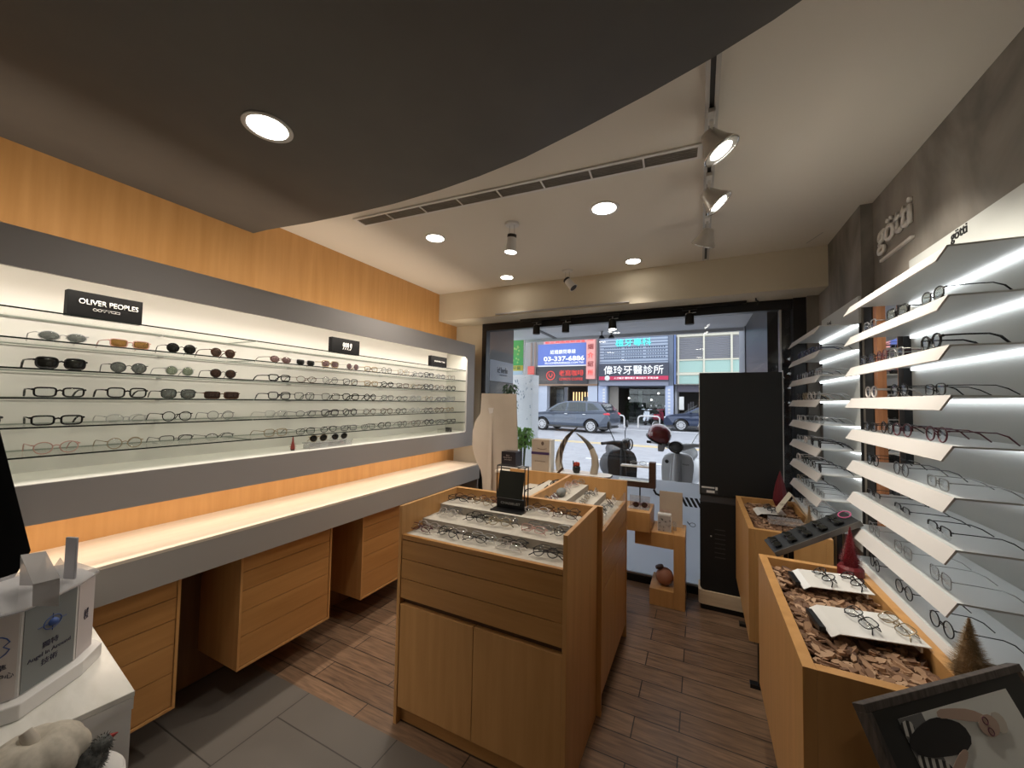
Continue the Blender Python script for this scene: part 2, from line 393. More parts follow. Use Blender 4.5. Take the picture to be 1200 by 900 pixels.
# brand plaques on the top glass shelf
def plaque(y0, y1, h, label, lines):
    t = thing('shelf_sign', label, 'sign', (-2.21, (y0 + y1) / 2, 1.8475), group='black brand plaques on the top glass shelf')
    MB().box(-2.235, -2.20, y0, y1, 1.8475, 1.8475 + h).build('plaque', mat('plaque black', (.005, .005, .005), .85, spec=.2), t, bevel=.001)
    for s, w, hh, dz in lines:
        text('lettering', s, M['paper'], t, (-2.199, (y0 + y1) / 2 + .008, 1.8475 + dz), '+x', w, hh, .001, bold=0 if s[0] == '9' else .006, shear=.2 if s[0] == '9' else 0)
    return t
pl = plaque(.555, .778, .102, 'widest black plaque with white serif style brand capitals and tiny symbols', [('OLIVER PEOPLES', .178, .021, .064)])
sy = MB()
for k in range(6):
    y = .632 + k * .0135; z = 1.8475 + .036
    if k < 2: sy.tube([(-2.1992, y + .006 * math.cos(a), z + .0048 * math.sin(a)) for a in [2 * PI * i / 12 for i in range(12)]], .0008, 5, True)
    elif k < 4: sy.tube([(-2.1992, y - .006, z + .005), (-2.1992, y + .006, z + .005), (-2.1992, y, z - .005)], .0008, 5, True)
    else: sy.tube([(-2.1992, y - .006, z + .004), (-2.1992, y + .006, z + .004), (-2.1992, y + .006, z - .004), (-2.1992, y - .006, z - .004)], .0008, 5, True)
sy.build('symbol_row', M['paper'], pl)
plaque(1.745, 1.975, .104, 'black plaque with tall white slanted numerals nines', [('999.9', .075, .050, .052)])
plaque(2.795, 3.035, .098, 'black plaque with thin line of small letters near the case end', [('EYEVAN 7285', .16, .013, .05)])

# ================================================================= EYEWEAR
def outline(style, n=22):
    pts = []
    for i in range(n):
        a = 2 * PI * i / n; c, s = math.cos(a), math.sin(a)
        if style == 'round': x, z = .0225 * c, .0215 * s
        elif style == 'panto': x, z = .0235 * c, (.0195 if s > 0 else .0235) * s
        elif style == 'oval': x, z = .0265 * c, .0180 * s
        elif style == 'aviator': x, z = .0270 * c + .002 * (s < 0) * s, (.0185 if s > 0 else .0245) * s
        else:
            e = {'square': .55, 'rect': .5, 'shield': .4, 'way': .6}[style]
            hw, hh = {'square': (.0260, .0195), 'rect': (.0270, .0165), 'shield': (.0330, .0170), 'way': (.0275, .0205)}[style]
            x = hw * math.copysign(abs(c) ** e, c); z = hh * math.copysign(abs(s) ** e, s)
            x *= 1 + .06 * s
        pts.append((x, z))
    return pts
_gm = {}
def glasses_meshes(style, fm, lm, r, folded, half=False):
    key = (style, fm, lm, r, folded, half)
    if key in _gm: return _gm[key]
    ol = outline(style); hh = -min(z for _, z in ol); hw = max(x for x, _ in ol); cx = hw + .009; zc = hh + r
    fr = MB(); lenses = []
    for s in (-1, 1):
        P = [(s * (cx + x), .0008 * abs(x) * 30, zc + z) for x, z in ol]
        if half: fr.tube([p for p, (x, z) in sorted(zip(P, ol), key=lambda q: q[1][0]) if z > -.002], r * 1.2, 6)
        else: fr.tube(P, r, 6, True)
        lb = MB(); m = len(P)
        ccx, ccz = s * cx, zc
        ring = lambda k, d: [(ccx + (p[0] - ccx) * k, p[1] * k - .0032 * (1 - k * k) + d, ccz + (p[2] - ccz) * k) for p in P]
        vs = ring(1, 0) + ring(.66, 0) + ring(.33, 0) + [(ccx, -.0032, ccz)]
        fs = [(a * m + i, a * m + (i + 1) % m, (a + 1) * m + (i + 1) % m, (a + 1) * m + i) for a in range(2) for i in range(m)] + [(2 * m + i, 2 * m + (i + 1) % m, 3 * m) for i in range(m)]
        nv = len(vs); bk = [(x, y + .0014, z) for x, y, z in vs]
        fs = fs + [tuple(nv + i for i in f[::-1]) for f in fs] + [(i, nv + i, nv + (i + 1) % m, (i + 1) % m) for i in range(m)]
        lb.add(vs + bk, fs)
        me = lb.mesh('lens', M[lm], True)
        lenses.append(me)
    fr.tube([(-.0105, 0, zc + .004), (0, -.002, zc + .008), (.0105, 0, zc + .004)], r * 1.1, 6)
    xe = cx + hw
    for s in (-1, 1): fr.tube([(s * (xe - .002), .001, zc + .009), (s * (xe + .006), .004, zc + .010)], r * 1.3, 6)
    for s in (-1, 1): fr.tube([(s * .0095, .001, zc), (s * .007, .006, zc - .006)], .0012, 5)
    z = zc + .010; tr = max(r * .85, .0010); te = []
    for s in (-1, 1):
        if folded:
            y = .010 if s < 0 else .015
            P = [(s * (xe + .006), .004, z), (s * (xe + .004), y, z), (s * (xe - .06), y + .002, z - .002), (s * (xe - .105), y + .002, z - .010), (s * (xe - .130), y + .001, max(z - .028, .004))]
        else:
            P = [(s * (xe + .006), .004, z), (s * (xe + .007), .05, z + .001), (s * (xe + .006), .095, z), (s * (xe + .003), .118, z - .009), (s * xe, .140, .003)]
        te.append(MB().tube(P, [tr, tr, tr * 1.1, tr * 1.4, tr * 1.2], 6).mesh('temple', FR[fm], True))
    _gm[key] = (fr.mesh('front_frame', FR[fm], True), lenses, te)
    return _gm[key]
NAMES = {'round': 'round', 'panto': 'soft round', 'oval': 'oval', 'aviator': 'pilot shaped', 'square': 'square', 'rect': 'rectangular', 'shield': 'wide shield', 'way': 'thick browed'}
FCOL = {'black': 'black', 'dark': 'gunmetal', 'tortoise': 'tortoiseshell', 'gold': 'gold', 'silver': 'silver', 'clear': 'clear pale', 'burgundy': 'burgundy', 'pink': 'pale pink', 'grey': 'grey', 'blue': 'navy'}
LCOL = {'lens_grey': 'grey', 'lens_dark': 'dark', 'lens_amber': 'amber', 'lens_brown': 'brown', 'lens_green': 'green', 'lens_mauve': 'mauve'}
def glasses(spec, loc, rotz, where, group, tilt=0, folded=False, sc=1.0):
    style, fm, lm, r = spec[:4]; half = len(spec) > 4
    sun = lm != 'lens'
    name = 'sunglasses' if sun else 'eyeglasses'
    look = f'{FCOL[fm]} {NAMES[style]} sunglasses with {LCOL[lm]} lenses' if sun else f'{FCOL[fm]} {NAMES[style]} glasses'
    o = thing(name, f'{look} {where}', name, loc, group=group, rot=(tilt, 0, rotz))
    o.scale = (sc, sc, sc)
    fr, le, te = glasses_meshes(style, fm, lm, r, folded, half)
    for nm, me in [('front_frame', fr)] + [('lens', m) for m in le] + [('temple', m) for m in te]:
        c = bpy.data.objects.new(nm, me); C.objects.link(c); c.parent = o
    return o
ORD = ['first', 'second', 'third', 'fourth', 'fifth', 'sixth', 'seventh', 'eighth', 'ninth', 'tenth', 'eleventh', 'twelfth', 'thirteenth', 'fourteenth', 'fifteenth', 'sixteenth', 'seventeenth']
K, A = .0031, .0016      # thick acetate, thin metal rims
G1 = [  # rows from the second shelf down, the four pairs nearest the camera
    [('oval', 'silver', 'lens_grey', A), ('rect', 'pink', 'lens_amber', .002), ('round', 'black', 'lens_dark', A), ('panto', 'tortoise', 'lens_brown', .002)],
    [('way', 'black', 'lens_dark', K), ('panto', 'dark', 'lens_grey', A), ('round', 'silver', 'lens_green', A), ('panto', 'dark', 'lens_brown', A)],
    [('rect', 'black', 'lens', K), ('square', 'black', 'lens', K), ('way', 'black', 'lens_grey', .002), ('shield', 'tortoise', 'lens_brown', .002)],
    [('rect', 'black', 'lens', K), ('oval', 'silver', 'lens', A), ('panto', 'black', 'lens', .002), ('panto', 'grey', 'lens', A)],
    [('panto', 'pink', 'lens', .0018), ('round', 'gold', 'lens', A), ('square', 'dark', 'lens', A, 1), ('oval', 'dark', 'lens', A, 1)]]
SH = ['second', 'third', 'fourth', 'fifth', 'lowest']
styles = ['round', 'panto', 'square', 'rect', 'oval', 'way']
def pick(rng, sun=False):
    fm = rng.choice(['black', 'black', 'dark', 'dark', 'tortoise', 'black', 'gold', 'silver', 'grey'])
    return (rng.choice(styles), fm, rng.choice(['lens_mauve', 'lens_brown', 'lens_dark']) if sun else 'lens', rng.choice([A, .002, K]))
rng = random.Random(3)
NR = 15
for r in range(5):
    z = 1.847 - (r + 1) * .1065 + .0005
    ys = [.552, .745, .925, 1.105] + [1.40 + .172 * k for k in range(NR - 4)]
    if r == 3: ys = [.36] + ys
    n = len(ys)
    for k, y in enumerate(ys):
        j = k - 1 if r == 3 else k
        spec = G1[r][j] if 0 <= j < 4 else pick(rng, r == 0 and j in (4, 5, 6, 7))
        if r == 0 and j == 7: spec = ('round', 'silver', 'lens_mauve', A)
        fw = n - 1 - k
        where = f'on {SH[r]} glass shelf, {ORD[fw]} from window end'
        glasses(spec, (-2.20 + rng.uniform(-.006, .006), y + (rng.uniform(-.012, .012) if j > 3 else 0), z), PI / 2 + rng.uniform(-.10, .06), where, 'eyewear on the glass shelves of the lit wall case')
# things on the floor of the case
glasses(('aviator', 'gold', 'lens_dark', A), (-2.19, 1.665, 1.2605), PI / 2, 'on clear riser beside small red tree', 'sunglasses on the case floor', folded=True)
glasses(('aviator', 'silver', 'lens_dark', A), (-2.19, 1.825, 1.2605), PI / 2, 'on clear riser, second from red tree', 'sunglasses on the case floor', folded=True)
ri = thing('display_riser', 'low clear riser carrying two pairs of pilot sunglasses', 'riser', (-2.19, 1.745, 1.2225))
MB().box(-2.23, -2.16, 1.58, 1.91, 1.2555, 1.26).build('platform', M['acrylic'], ri)
MB().box(-2.225, -2.22, 1.585, 1.905, 1.223, 1.255).box(-2.17, -2.165, 1.585, 1.905, 1.223, 1.255).build('leg', M['acrylic'], ri)
bx = thing('glass_block', 'small clear block with dark end at the far end of case floor', 'block', (-2.25, 3.13, 1.2225))
MB().box(-2.28, -2.22, 3.02, 3.15, 1.223, 1.258).build('body', M['guard'], bx)
MB().box(-2.28, -2.22, 3.151, 3.175, 1.223, 1.265).build('end_cap', M['darkgrey'], bx)

def bristle_tree(name, label, loc, h, r, m, mb, n=700, base_h=.03, base_r=None, group=None):
    t = thing(name, label, 'tree', loc, group=group)
    rr = random.Random(int(h * 1000) + n); b = MB()
    x, y, z = loc; br = base_r or r * .45
    b.lathe([(.004, base_h), (.0025, h)], (x, y, z), 6)
    for i in range(n):
        u = rr.random() ** 1.35; a = rr.uniform(0, 2 * PI); R_ = r * (1 - u) * rr.uniform(.75, 1.05) + .003
        zz = z + base_h + (h - base_h) * u; up = R_ * rr.uniform(-.1, .55)
        p = Vector((x, y, zz)); q = Vector((x + R_ * math.cos(a), y + R_ * math.sin(a), zz + up)); s = Vector((-math.sin(a), math.cos(a), 0)) * .0011; k = Vector((0, 0, .0011))
        b.add([p - s, p + s, q, p + k], [(0, 1, 2), (1, 3, 2), (3, 0, 2), (0, 3, 1)])
    b.lathe([(r * .55, base_h), (r * .42, base_h + h * .25), (r * .2, base_h + h * .55), (.002, h * .97)], (x, y, z), 10)
    b.build('branches', m, t)
    MB().lathe([(br, 0), (br, base_h * .8), (br * .8, base_h)], (x, y, z), 16).build('base', mb, t)
    return t
M['redtree'] = mat('dark red bristle', (.16, .006, .012), .45)
M['goldtree'] = mat('dull gold bristle', (.33, .23, .13), .4, .5)
M['redplaid'] = mat('red fabric', (.30, .05, .04), .7)
bristle_tree('christmas_tree', 'tiny red tree ornament standing on the case floor', (-2.2, 1.50, 1.2225), .085, .024, M['redplaid'], M['darkgrey'], 200, .008)

# ================================================================= ISLANDS
def glasses_rows_label(k): return ORD[k]
def island_one():
    t = thing('display_island', 'maple display island with two doors, three drawers and stepped trays', 'display island', (-.89, 1.7, 0))
    x0, x1, y0, y1 = -1.317, -.463, 1.46, 1.945
    H = 1.025
    for a, b in ((x0, x0 + .018), (x1 - .018, x1)):
        MB().box(a, b, y0, y1, 0, H).build('side_panel', M['maple'], t, bevel=.001)
    MB().box(x0 + .0182, x1 - .0182, y1 - .018, y1, .0, H).build('back_panel', M['maple'], t, bevel=.001)
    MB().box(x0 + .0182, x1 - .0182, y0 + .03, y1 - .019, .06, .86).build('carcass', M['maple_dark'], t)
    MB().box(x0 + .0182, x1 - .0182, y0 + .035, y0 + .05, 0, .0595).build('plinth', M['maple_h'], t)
    a, b = x0 + .0195, x1 - .0195
    MB().box(a, b, y0 + .002, y0 + .022, .868, .890).build('front_rail', M['maple_h'], t, bevel=.001)
    for z0, z1 in ((.777, .864), (.684, .773), (.590, .680)):
        MB().box(a, b, y0 + .004, y0 + .0295, z0, z1).build('drawer', M['maple_h'], t, bevel=.001)
    mx = (a + b) / 2 + .005
    for u, v in ((a, mx - .0015), (mx + .0015, b)):
        MB().box(u, v, y0 + .004, y0 + .0295, .082, .560).build('door', M['maple'], t, bevel=.001)
    for i, (p, q, z) in enumerate(((y0 + .023, 1.615, .886), (1.615, 1.765, .927), (1.765, y1 - .019, .967))):
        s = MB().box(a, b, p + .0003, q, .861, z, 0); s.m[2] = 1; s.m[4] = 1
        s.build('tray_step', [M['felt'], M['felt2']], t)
island_one()
def island_two():
    t = thing('display_island', 'maple display island behind the first one with stepped trays on both flanks', 'display island', (-.88, 2.32, 0))
    x0, x1, y0, y1 = -1.317, -.440, 1.952, 2.69
    H = 1.022; D = -.835
    for a, b in ((y0, y0 + .018), (y1 - .018, y1)):
        MB().box(x0, x1, a, b, 0, H).build('end_panel', M['maple'], t, bevel=.001)
    p, q = y0 + .0182, y1 - .0182
    MB().box(D - .01, D + .01, p, q, .86, H).build('divider', M['maple'], t, bevel=.001)
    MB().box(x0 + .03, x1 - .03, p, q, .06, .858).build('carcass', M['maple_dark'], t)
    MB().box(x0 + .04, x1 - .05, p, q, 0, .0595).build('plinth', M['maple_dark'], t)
    for sgn, xe, side in ((1, x1, 'r'), (-1, x0, 'l')):
        def B(d0, d1, z0, z1):
            a, b = xe - sgn * d0, xe - sgn * d1
            return MB().box(min(a, b), max(a, b), p + .001, q - .001, z0, z1)
        B(.002, .022, .868, .890).build('rail', M['maple_h'], t, bevel=.001)
        for z0, z1 in ((.777, .864), (.684, .773), (.590, .680)):
            B(.004, .0295, z0, z1).build('drawer', M['maple_h'], t, bevel=.001)
        my = (p + q) / 2
        for u, v in ((p, my - .0015), (my + .0015, q)):
            a, b = xe - sgn * .004, xe - sgn * .0295
            MB().box(min(a, b), max(a, b), u, v, .082, .586).build('door', M['maple'], t, bevel=.001)
        w = abs(xe - D) - .01
        for a0, a1, z in ((.0225, w * .36, .886), (w * .36, w * .68, .927), (w * .68, w, .967)):
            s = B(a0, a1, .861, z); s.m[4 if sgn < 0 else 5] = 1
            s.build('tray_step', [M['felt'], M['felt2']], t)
    MB().box(x1 - .008, x1 - .004, p + .002, q - .002, .8902, .955).build('guard_panel', M['guard'], t)
island_two()

def island_eyewear():
    rg = random.Random(11)
    g = 'eyewear laid out on the trays of the first island'
    fr = ['dark', 'dark', 'black', 'tortoise', 'grey', 'silver', 'gold', 'clear', 'burgundy', 'pink']
    rows = [('front', 1.52, .886, [-1.245, -1.09, -.925, -.76, -.585], 2), ('middle', 1.665, .927, [-1.20, -1.02, -.875, -.70, -.545], 2), ('back', 1.815, .967, [-1.215, -1.07, -.745, -.60], 2)]
    for nm, y, z, xs, m in rows:
        for i, x in enumerate(xs):
            for j in range(m):
                sp = (rg.choice(styles[:5]), rg.choice(fr), 'lens', rg.choice([A, .0018, .002]))
                w = f'on {nm} tray, {ORD[i]} spot from the wall counter, {"front" if j == 0 else "rear"} pair'
                glasses(sp, (x + rg.uniform(-.008, .008) + j * .012, y + j * .046 + rg.uniform(-.004, .004), z + .013), rg.uniform(-.15, .15), w, g, tilt=-.75, folded=True, sc=.98)
    g = 'eyewear laid out on the trays of the second island'
    for nm, x, z, ys in (('high', -.765, .967, [2.03, 2.13, 2.27, 2.40, 2.51, 2.61]), ('middle', -.63, .927, [2.03, 2.14, 2.25, 2.36, 2.47, 2.58]), ('low', -.51, .886, [2.08, 2.19, 2.30, 2.41, 2.52, 2.62])):
        for i, y in enumerate(ys):
            if nm == 'high' and i == 2: continue
            sp = (rg.choice(styles[:5]), rg.choice(fr), 'lens', rg.choice([A, .0018, .002]))
            glasses(sp, (x + .012 + rg.uniform(-.01, .01), y, z + .013), PI / 2 + rg.uniform(-.5, .5), f'on {nm} tray of second island, {ORD[len(ys) - 1 - i]} from the window', g, tilt=-.75, folded=True, sc=.92)
    for nm, x, z, ys in (('inner', -.90, .967, [2.30, 2.45, 2.58]), ('outer', -1.03, .927, [2.40, 2.56])):
        for i, y in enumerate(ys):
            sp = ('rect', rg.choice(['black', 'dark']), 'lens', K)
            glasses(sp, (x, y, z + .013), -PI / 2 + rg.uniform(-.6, .6), f'on {nm} tray facing the wall counter, {ORD[len(ys) - 1 - i]} from the window', g, tilt=-.75, folded=True, sc=.92)
island_eyewear()
cs = thing('glasses_case', 'grey rounded glasses case on high tray of second island', 'case', (-.765, 2.27, .967), .3)
MB().ball((-.765, 2.27, .992), .028, .055, .024).build('shell', mat('grey case', (.20, .21, .20), .6), cs, True)
wb = thing('wood_block', 'small pale wooden block on low tray of second island', 'block', (-.50, 2.07, .886), .2)
b_ = MB(); b_.x = Matrix.Translation((-.50, 2.045, .8865)) @ Euler((0, 0, .3)).to_matrix().to_4x4()
b_.box(-.03, .03, -.02, .02, 0, .035); b_.build('body', M['palewood'], wb, bevel=.003)

def table_mirror():
    t = thing('table_mirror', 'black wire framed tilting mirror with lettered base on island tray', 'mirror', (-.90, 1.835, .967), .0)
    x0, x1, y, z = -.985, -.822, 1.845, .9675
    MB().box(x0 - .01, x1 + .01, 1.79, 1.90, z, z + .006).box(x0, x1, 1.845, 1.865, z + .006, z + .058).build('base', M['black'], t)
    f = MB()
    for yy in (y,):
        f.tube([(x0, yy, z + .058), (x0, yy, z + .228), (x1, yy, z + .228), (x1, yy, z + .058)], .0035, 6)
        f.tube([(x0, yy + .045, z + .006), (x0, yy + .045, z + .228), (x1, yy + .045, z + .228), (x1, yy + .045, z + .006)], .0035, 6)
    for x in (x0, x1): f.tube([(x, y, z + .228), (x, y + .045, z + .228)], .0035, 6)
    f.build('wire_frame', M['black'], t)
    m = MB(); m.x = Matrix.Translation(((x0 + x1) / 2, y + .002, z + .132)) @ Euler((-.22, 0, 0)).to_matrix().to_4x4()
    w = (x1 - x0) / 2 - .008
    m.box(-w, w, -.003, .003, -.070, .070)
    m.build('mirror_plate', mat('smoked mirror', (.045, .05, .045), .25, .3), t, bevel=.001)
    text('lettering', 'CHASSELIST', M['steel'], t, ((x0 + x1) / 2, 1.8445, z + .034), '-y', .115, .012, .001)
table_mirror()

# ================================================================= WINDOW DISPLAY BEHIND THE ISLANDS
def window_display():
    t = thing('window_cabinet', 'low maple cabinet behind the islands carrying the horns and boxes', 'cabinet', (-1.05, 2.95, 0))
    MB().box(-1.50, -.64, 2.79, 3.06, .03, .955).build('body', M['maple'], t, bevel=.002)
    MB().box(-1.49, -.65, 2.80, 3.05, 0, .03).build('plinth', M['maple_dark'], t)
    MB().box(-1.51, -.63, 2.78, 3.07, .9555, .975).build('top', M['palewood'], t, bevel=.002)
    s = MB().prism([(-1.04, 2.86), (-.64, 2.86), (-.60, 2.90), (-.60, 3.0), (-.65, 3.04), (-1.04, 3.04)], .9755, .992).build('display_slab', M['black'], None, bevel=.002)
    tag(s, 'white topped dark slab under the two curved horns', 'slab')
    s.data.materials.append(mat('horn slab white', (.68, .65, .60), .3)); s.data.polygons[1].material_index = 1
    hb = mat('horn bone', (.42, .36, .28), .4)
    def hornmat():
        m = mat('streaked horn', (.4, .35, .28), .3); nt, b, N = nodes(m)
        tc = N('ShaderNodeTexCoord'); sp = N('ShaderNodeSeparateXYZ'); nt.links.new(tc.outputs['Object'], sp.inputs[0])
        mp = N('ShaderNodeMapping'); mp.inputs['Scale'].default_value = (60, 60, 6); no = N('ShaderNodeTexNoise'); no.inputs['Scale'].default_value = 1
        nt.links.new(tc.outputs['Object'], mp.inputs[0]); nt.links.new(mp.outputs[0], no.inputs['Vector'])
        ad = N('ShaderNodeMath', operation='MULTIPLY_ADD'); ad.inputs[1].default_value = 2.6; nt.links.new(sp.outputs['Z'], ad.inputs[0]); 
        sb = N('ShaderNodeMath', operation='SUBTRACT'); sb.inputs[1].default_value = .5; nt.links.new(no.outputs['Fac'], sb.inputs[0])
        mu = N('ShaderNodeMath', operation='MULTIPLY'); mu.inputs[1].default_value = 2.2; nt.links.new(sb.outputs[0], mu.inputs[0]); nt.links.new(mu.outputs[0], ad.inputs[2])
        r = ramp(nt, ad.outputs[0], [(.25, (.50, .44, .36)), (.5, (.16, .12, .09)), (.72, (.025, .02, .018))]); nt.links.new(r.outputs[0], b.inputs['Base Color'])
        return m
    hm = hornmat()
    for nm, pts, lab in (('l', [(-1.005, 0), (-1.020, .07), (-1.010, .14), (-.985, .21), (-.950, .27), (-.905, .32), (-.862, .355)], 'dark streaked curved animal horn standing beside the kraft box'),
                         ('r', [(-.735, 0), (-.722, .07), (-.728, .13), (-.752, .19), (-.785, .235), (-.83, .275), (-.875, .305)], 'pale curved animal horn standing beside the parked scooter view')):
        h = thing('animal_horn', lab, 'horn', (pts[0][0], 2.95, .9925), group='pair of curved horns on the slab')
        n = len(pts); rs = [.030, .029, .026, .022, .016, .010, .003]
        MB().tube([(x, 2.95, .9925 + z) for x, z in pts], rs, 14).build('horn', hm if nm == 'l' else hb, h, True)
        if nm == 'r': MB().tube([(x, 2.95, .9925 + z) for x, z in pts[3:]], [r + .0006 for r in rs[3:]], 14).build('tip', mat('horn tip', (.10, .085, .07), .35), h, True)
    k = thing('gift_box', 'tall kraft box with dark purple band beside the horns', 'box', (-1.15, 2.95, .9755))
    MB().box(-1.235, -1.085, 2.90, 3.00, .976, 1.235).build('body', M['kraft'], k, bevel=.002)
    MB().box(-1.0845, -1.072, 2.905, 2.995, .976, 1.235).build('side', M['paper'], k)
    MB().box(-1.2365, -1.0835, 2.8985, 3.0015, 1.115, 1.135).build('band', mat('purple band', (.06, .03, .10), .6), k)
    s = MB(); s.ball((-1.14, 2.8995, 1.205), .012, .001, .016); s.tube([(-1.185, 2.8995, 1.165), (-1.16, 2.8995, 1.158), (-1.13, 2.8995, 1.158), (-1.105, 2.8995, 1.165)], .002, 5)
    s.build('emblem', mat('brown print', (.12, .08, .06), .8), k)
    text('lettering', 'BOUTIQUE', mat('grey print', (.2, .15, .12), .8), k, (-1.16, 2.8985, 1.06), '-y', .09, .01, .0008)
    b = thing('carton', 'small black printed carton on a white stand before the card cutout', 'box', (-1.42, 2.93, .99))
    MB().box(-1.50, -1.365, 2.875, 2.985, .997, 1.118).build('body', mat('black carton', (.014, .012, .018), .4), b, bevel=.001)
    for i, (s_, w) in enumerate((('BLU', .03), ('PROTECT', .08), ('SYSTEM', .065))):
        text('lettering', s_, M['steel'], b, (-1.44, 2.8745, 1.088 - i * .018), '-y', w, .010, .0008)
    st = thing('riser_tray', 'thin white tray under the small black carton', 'tray', (-1.43, 2.93, .9755))
    MB().box(-1.51, -1.35, 2.865, 2.995, .988, .9965).build('tray', M['whitegloss'], st, bevel=.002)
    MB().box(-1.50, -1.36, 2.88, 2.985, .9757, .9878).build('foot', M['black'], st)
    p = thing('succulent_pot', 'black pot with red succulent between the two horns', 'potted plant', (-.865, 2.93, .9925))
    MB().lathe([(.022, 0), (.030, .02), (.030, .045), (.026, .05)], (-.865, 2.93, .9925), 20).build('pot', M['black'], p, True)
    q = MB(); rr = random.Random(4)
    for i in range(26):
        a = rr.uniform(0, 2 * PI); R_ = rr.uniform(0, .024)
        q.ball((-.862 + R_ * math.cos(a), 2.93 + R_ * math.sin(a), 1.048 + rr.uniform(0, .022)), .008, .008, .011, 8, 5)
    q.build('succulent', mat('red succulent', (.38, .05, .03), .6), p, True)
    MB().tube([(-.888, 2.93, 1.04), (-.892, 2.93, 1.085)], [.006, .004], 8).build('stem', M['black'], p)
    r = thing('book_stand', 'dark slanted price card easel in front of the streaked horn', 'stand', (-1.0, 2.84, .9755))
    e = MB(); e.x = Matrix.Translation((-1.0, 2.835, .9765)) @ Euler((0, .75, 0)).to_matrix().to_4x4()
    e.box(-.008, .008, -.004, .004, 0, .085); e.build('bar', M['walnut'], r)
    MB().box(-1.03, -.99, 2.82, 2.85, .9757, .981).build('foot', M['black'], r)
window_display()

def standee():
    t = thing('cardboard_standee', 'brown back of a tall cardboard cutout with folded easel strut', 'cutout', (-1.65, 3.08, 0))
    pts = [(-1.755, 0), (-1.44, 0), (-1.435, .9), (-1.450, 1.25), (-1.468, 1.605), (-1.825, 1.608), (-1.832, 1.42), (-1.88, 1.36), (-1.915, 1.26), (-1.915, 1.13), (-1.88, 1.0), (-1.82, .90), (-1.80, .83), (-1.79, .70)]
    MB().prism(pts, 3.075, 3.083, 'y').build('board', M['card'], t)
    s = MB()
    a = [(-1.735, 3.074, 1.42), (-1.705, 3.074, 1.42), (-1.655, 2.985, .02), (-1.715, 2.985, .02)]
    s.add(a + [(x, y + .004, z) for x, y, z in a], [(0, 3, 2, 1), (4, 5, 6, 7), (0, 1, 5, 4), (1, 2, 6, 5), (2, 3, 7, 6), (3, 0, 4, 7)])
    s.build('easel_strut', M['card'], t)
    MB().prism([(-1.75, 1.475), (-1.69, 1.475), (-1.70, 1.43), (-1.735, 1.42)], 3.0725, 3.0738, 'y').build('tape', mat('clear tape', (.60, .55, .52), .15), t)
standee()

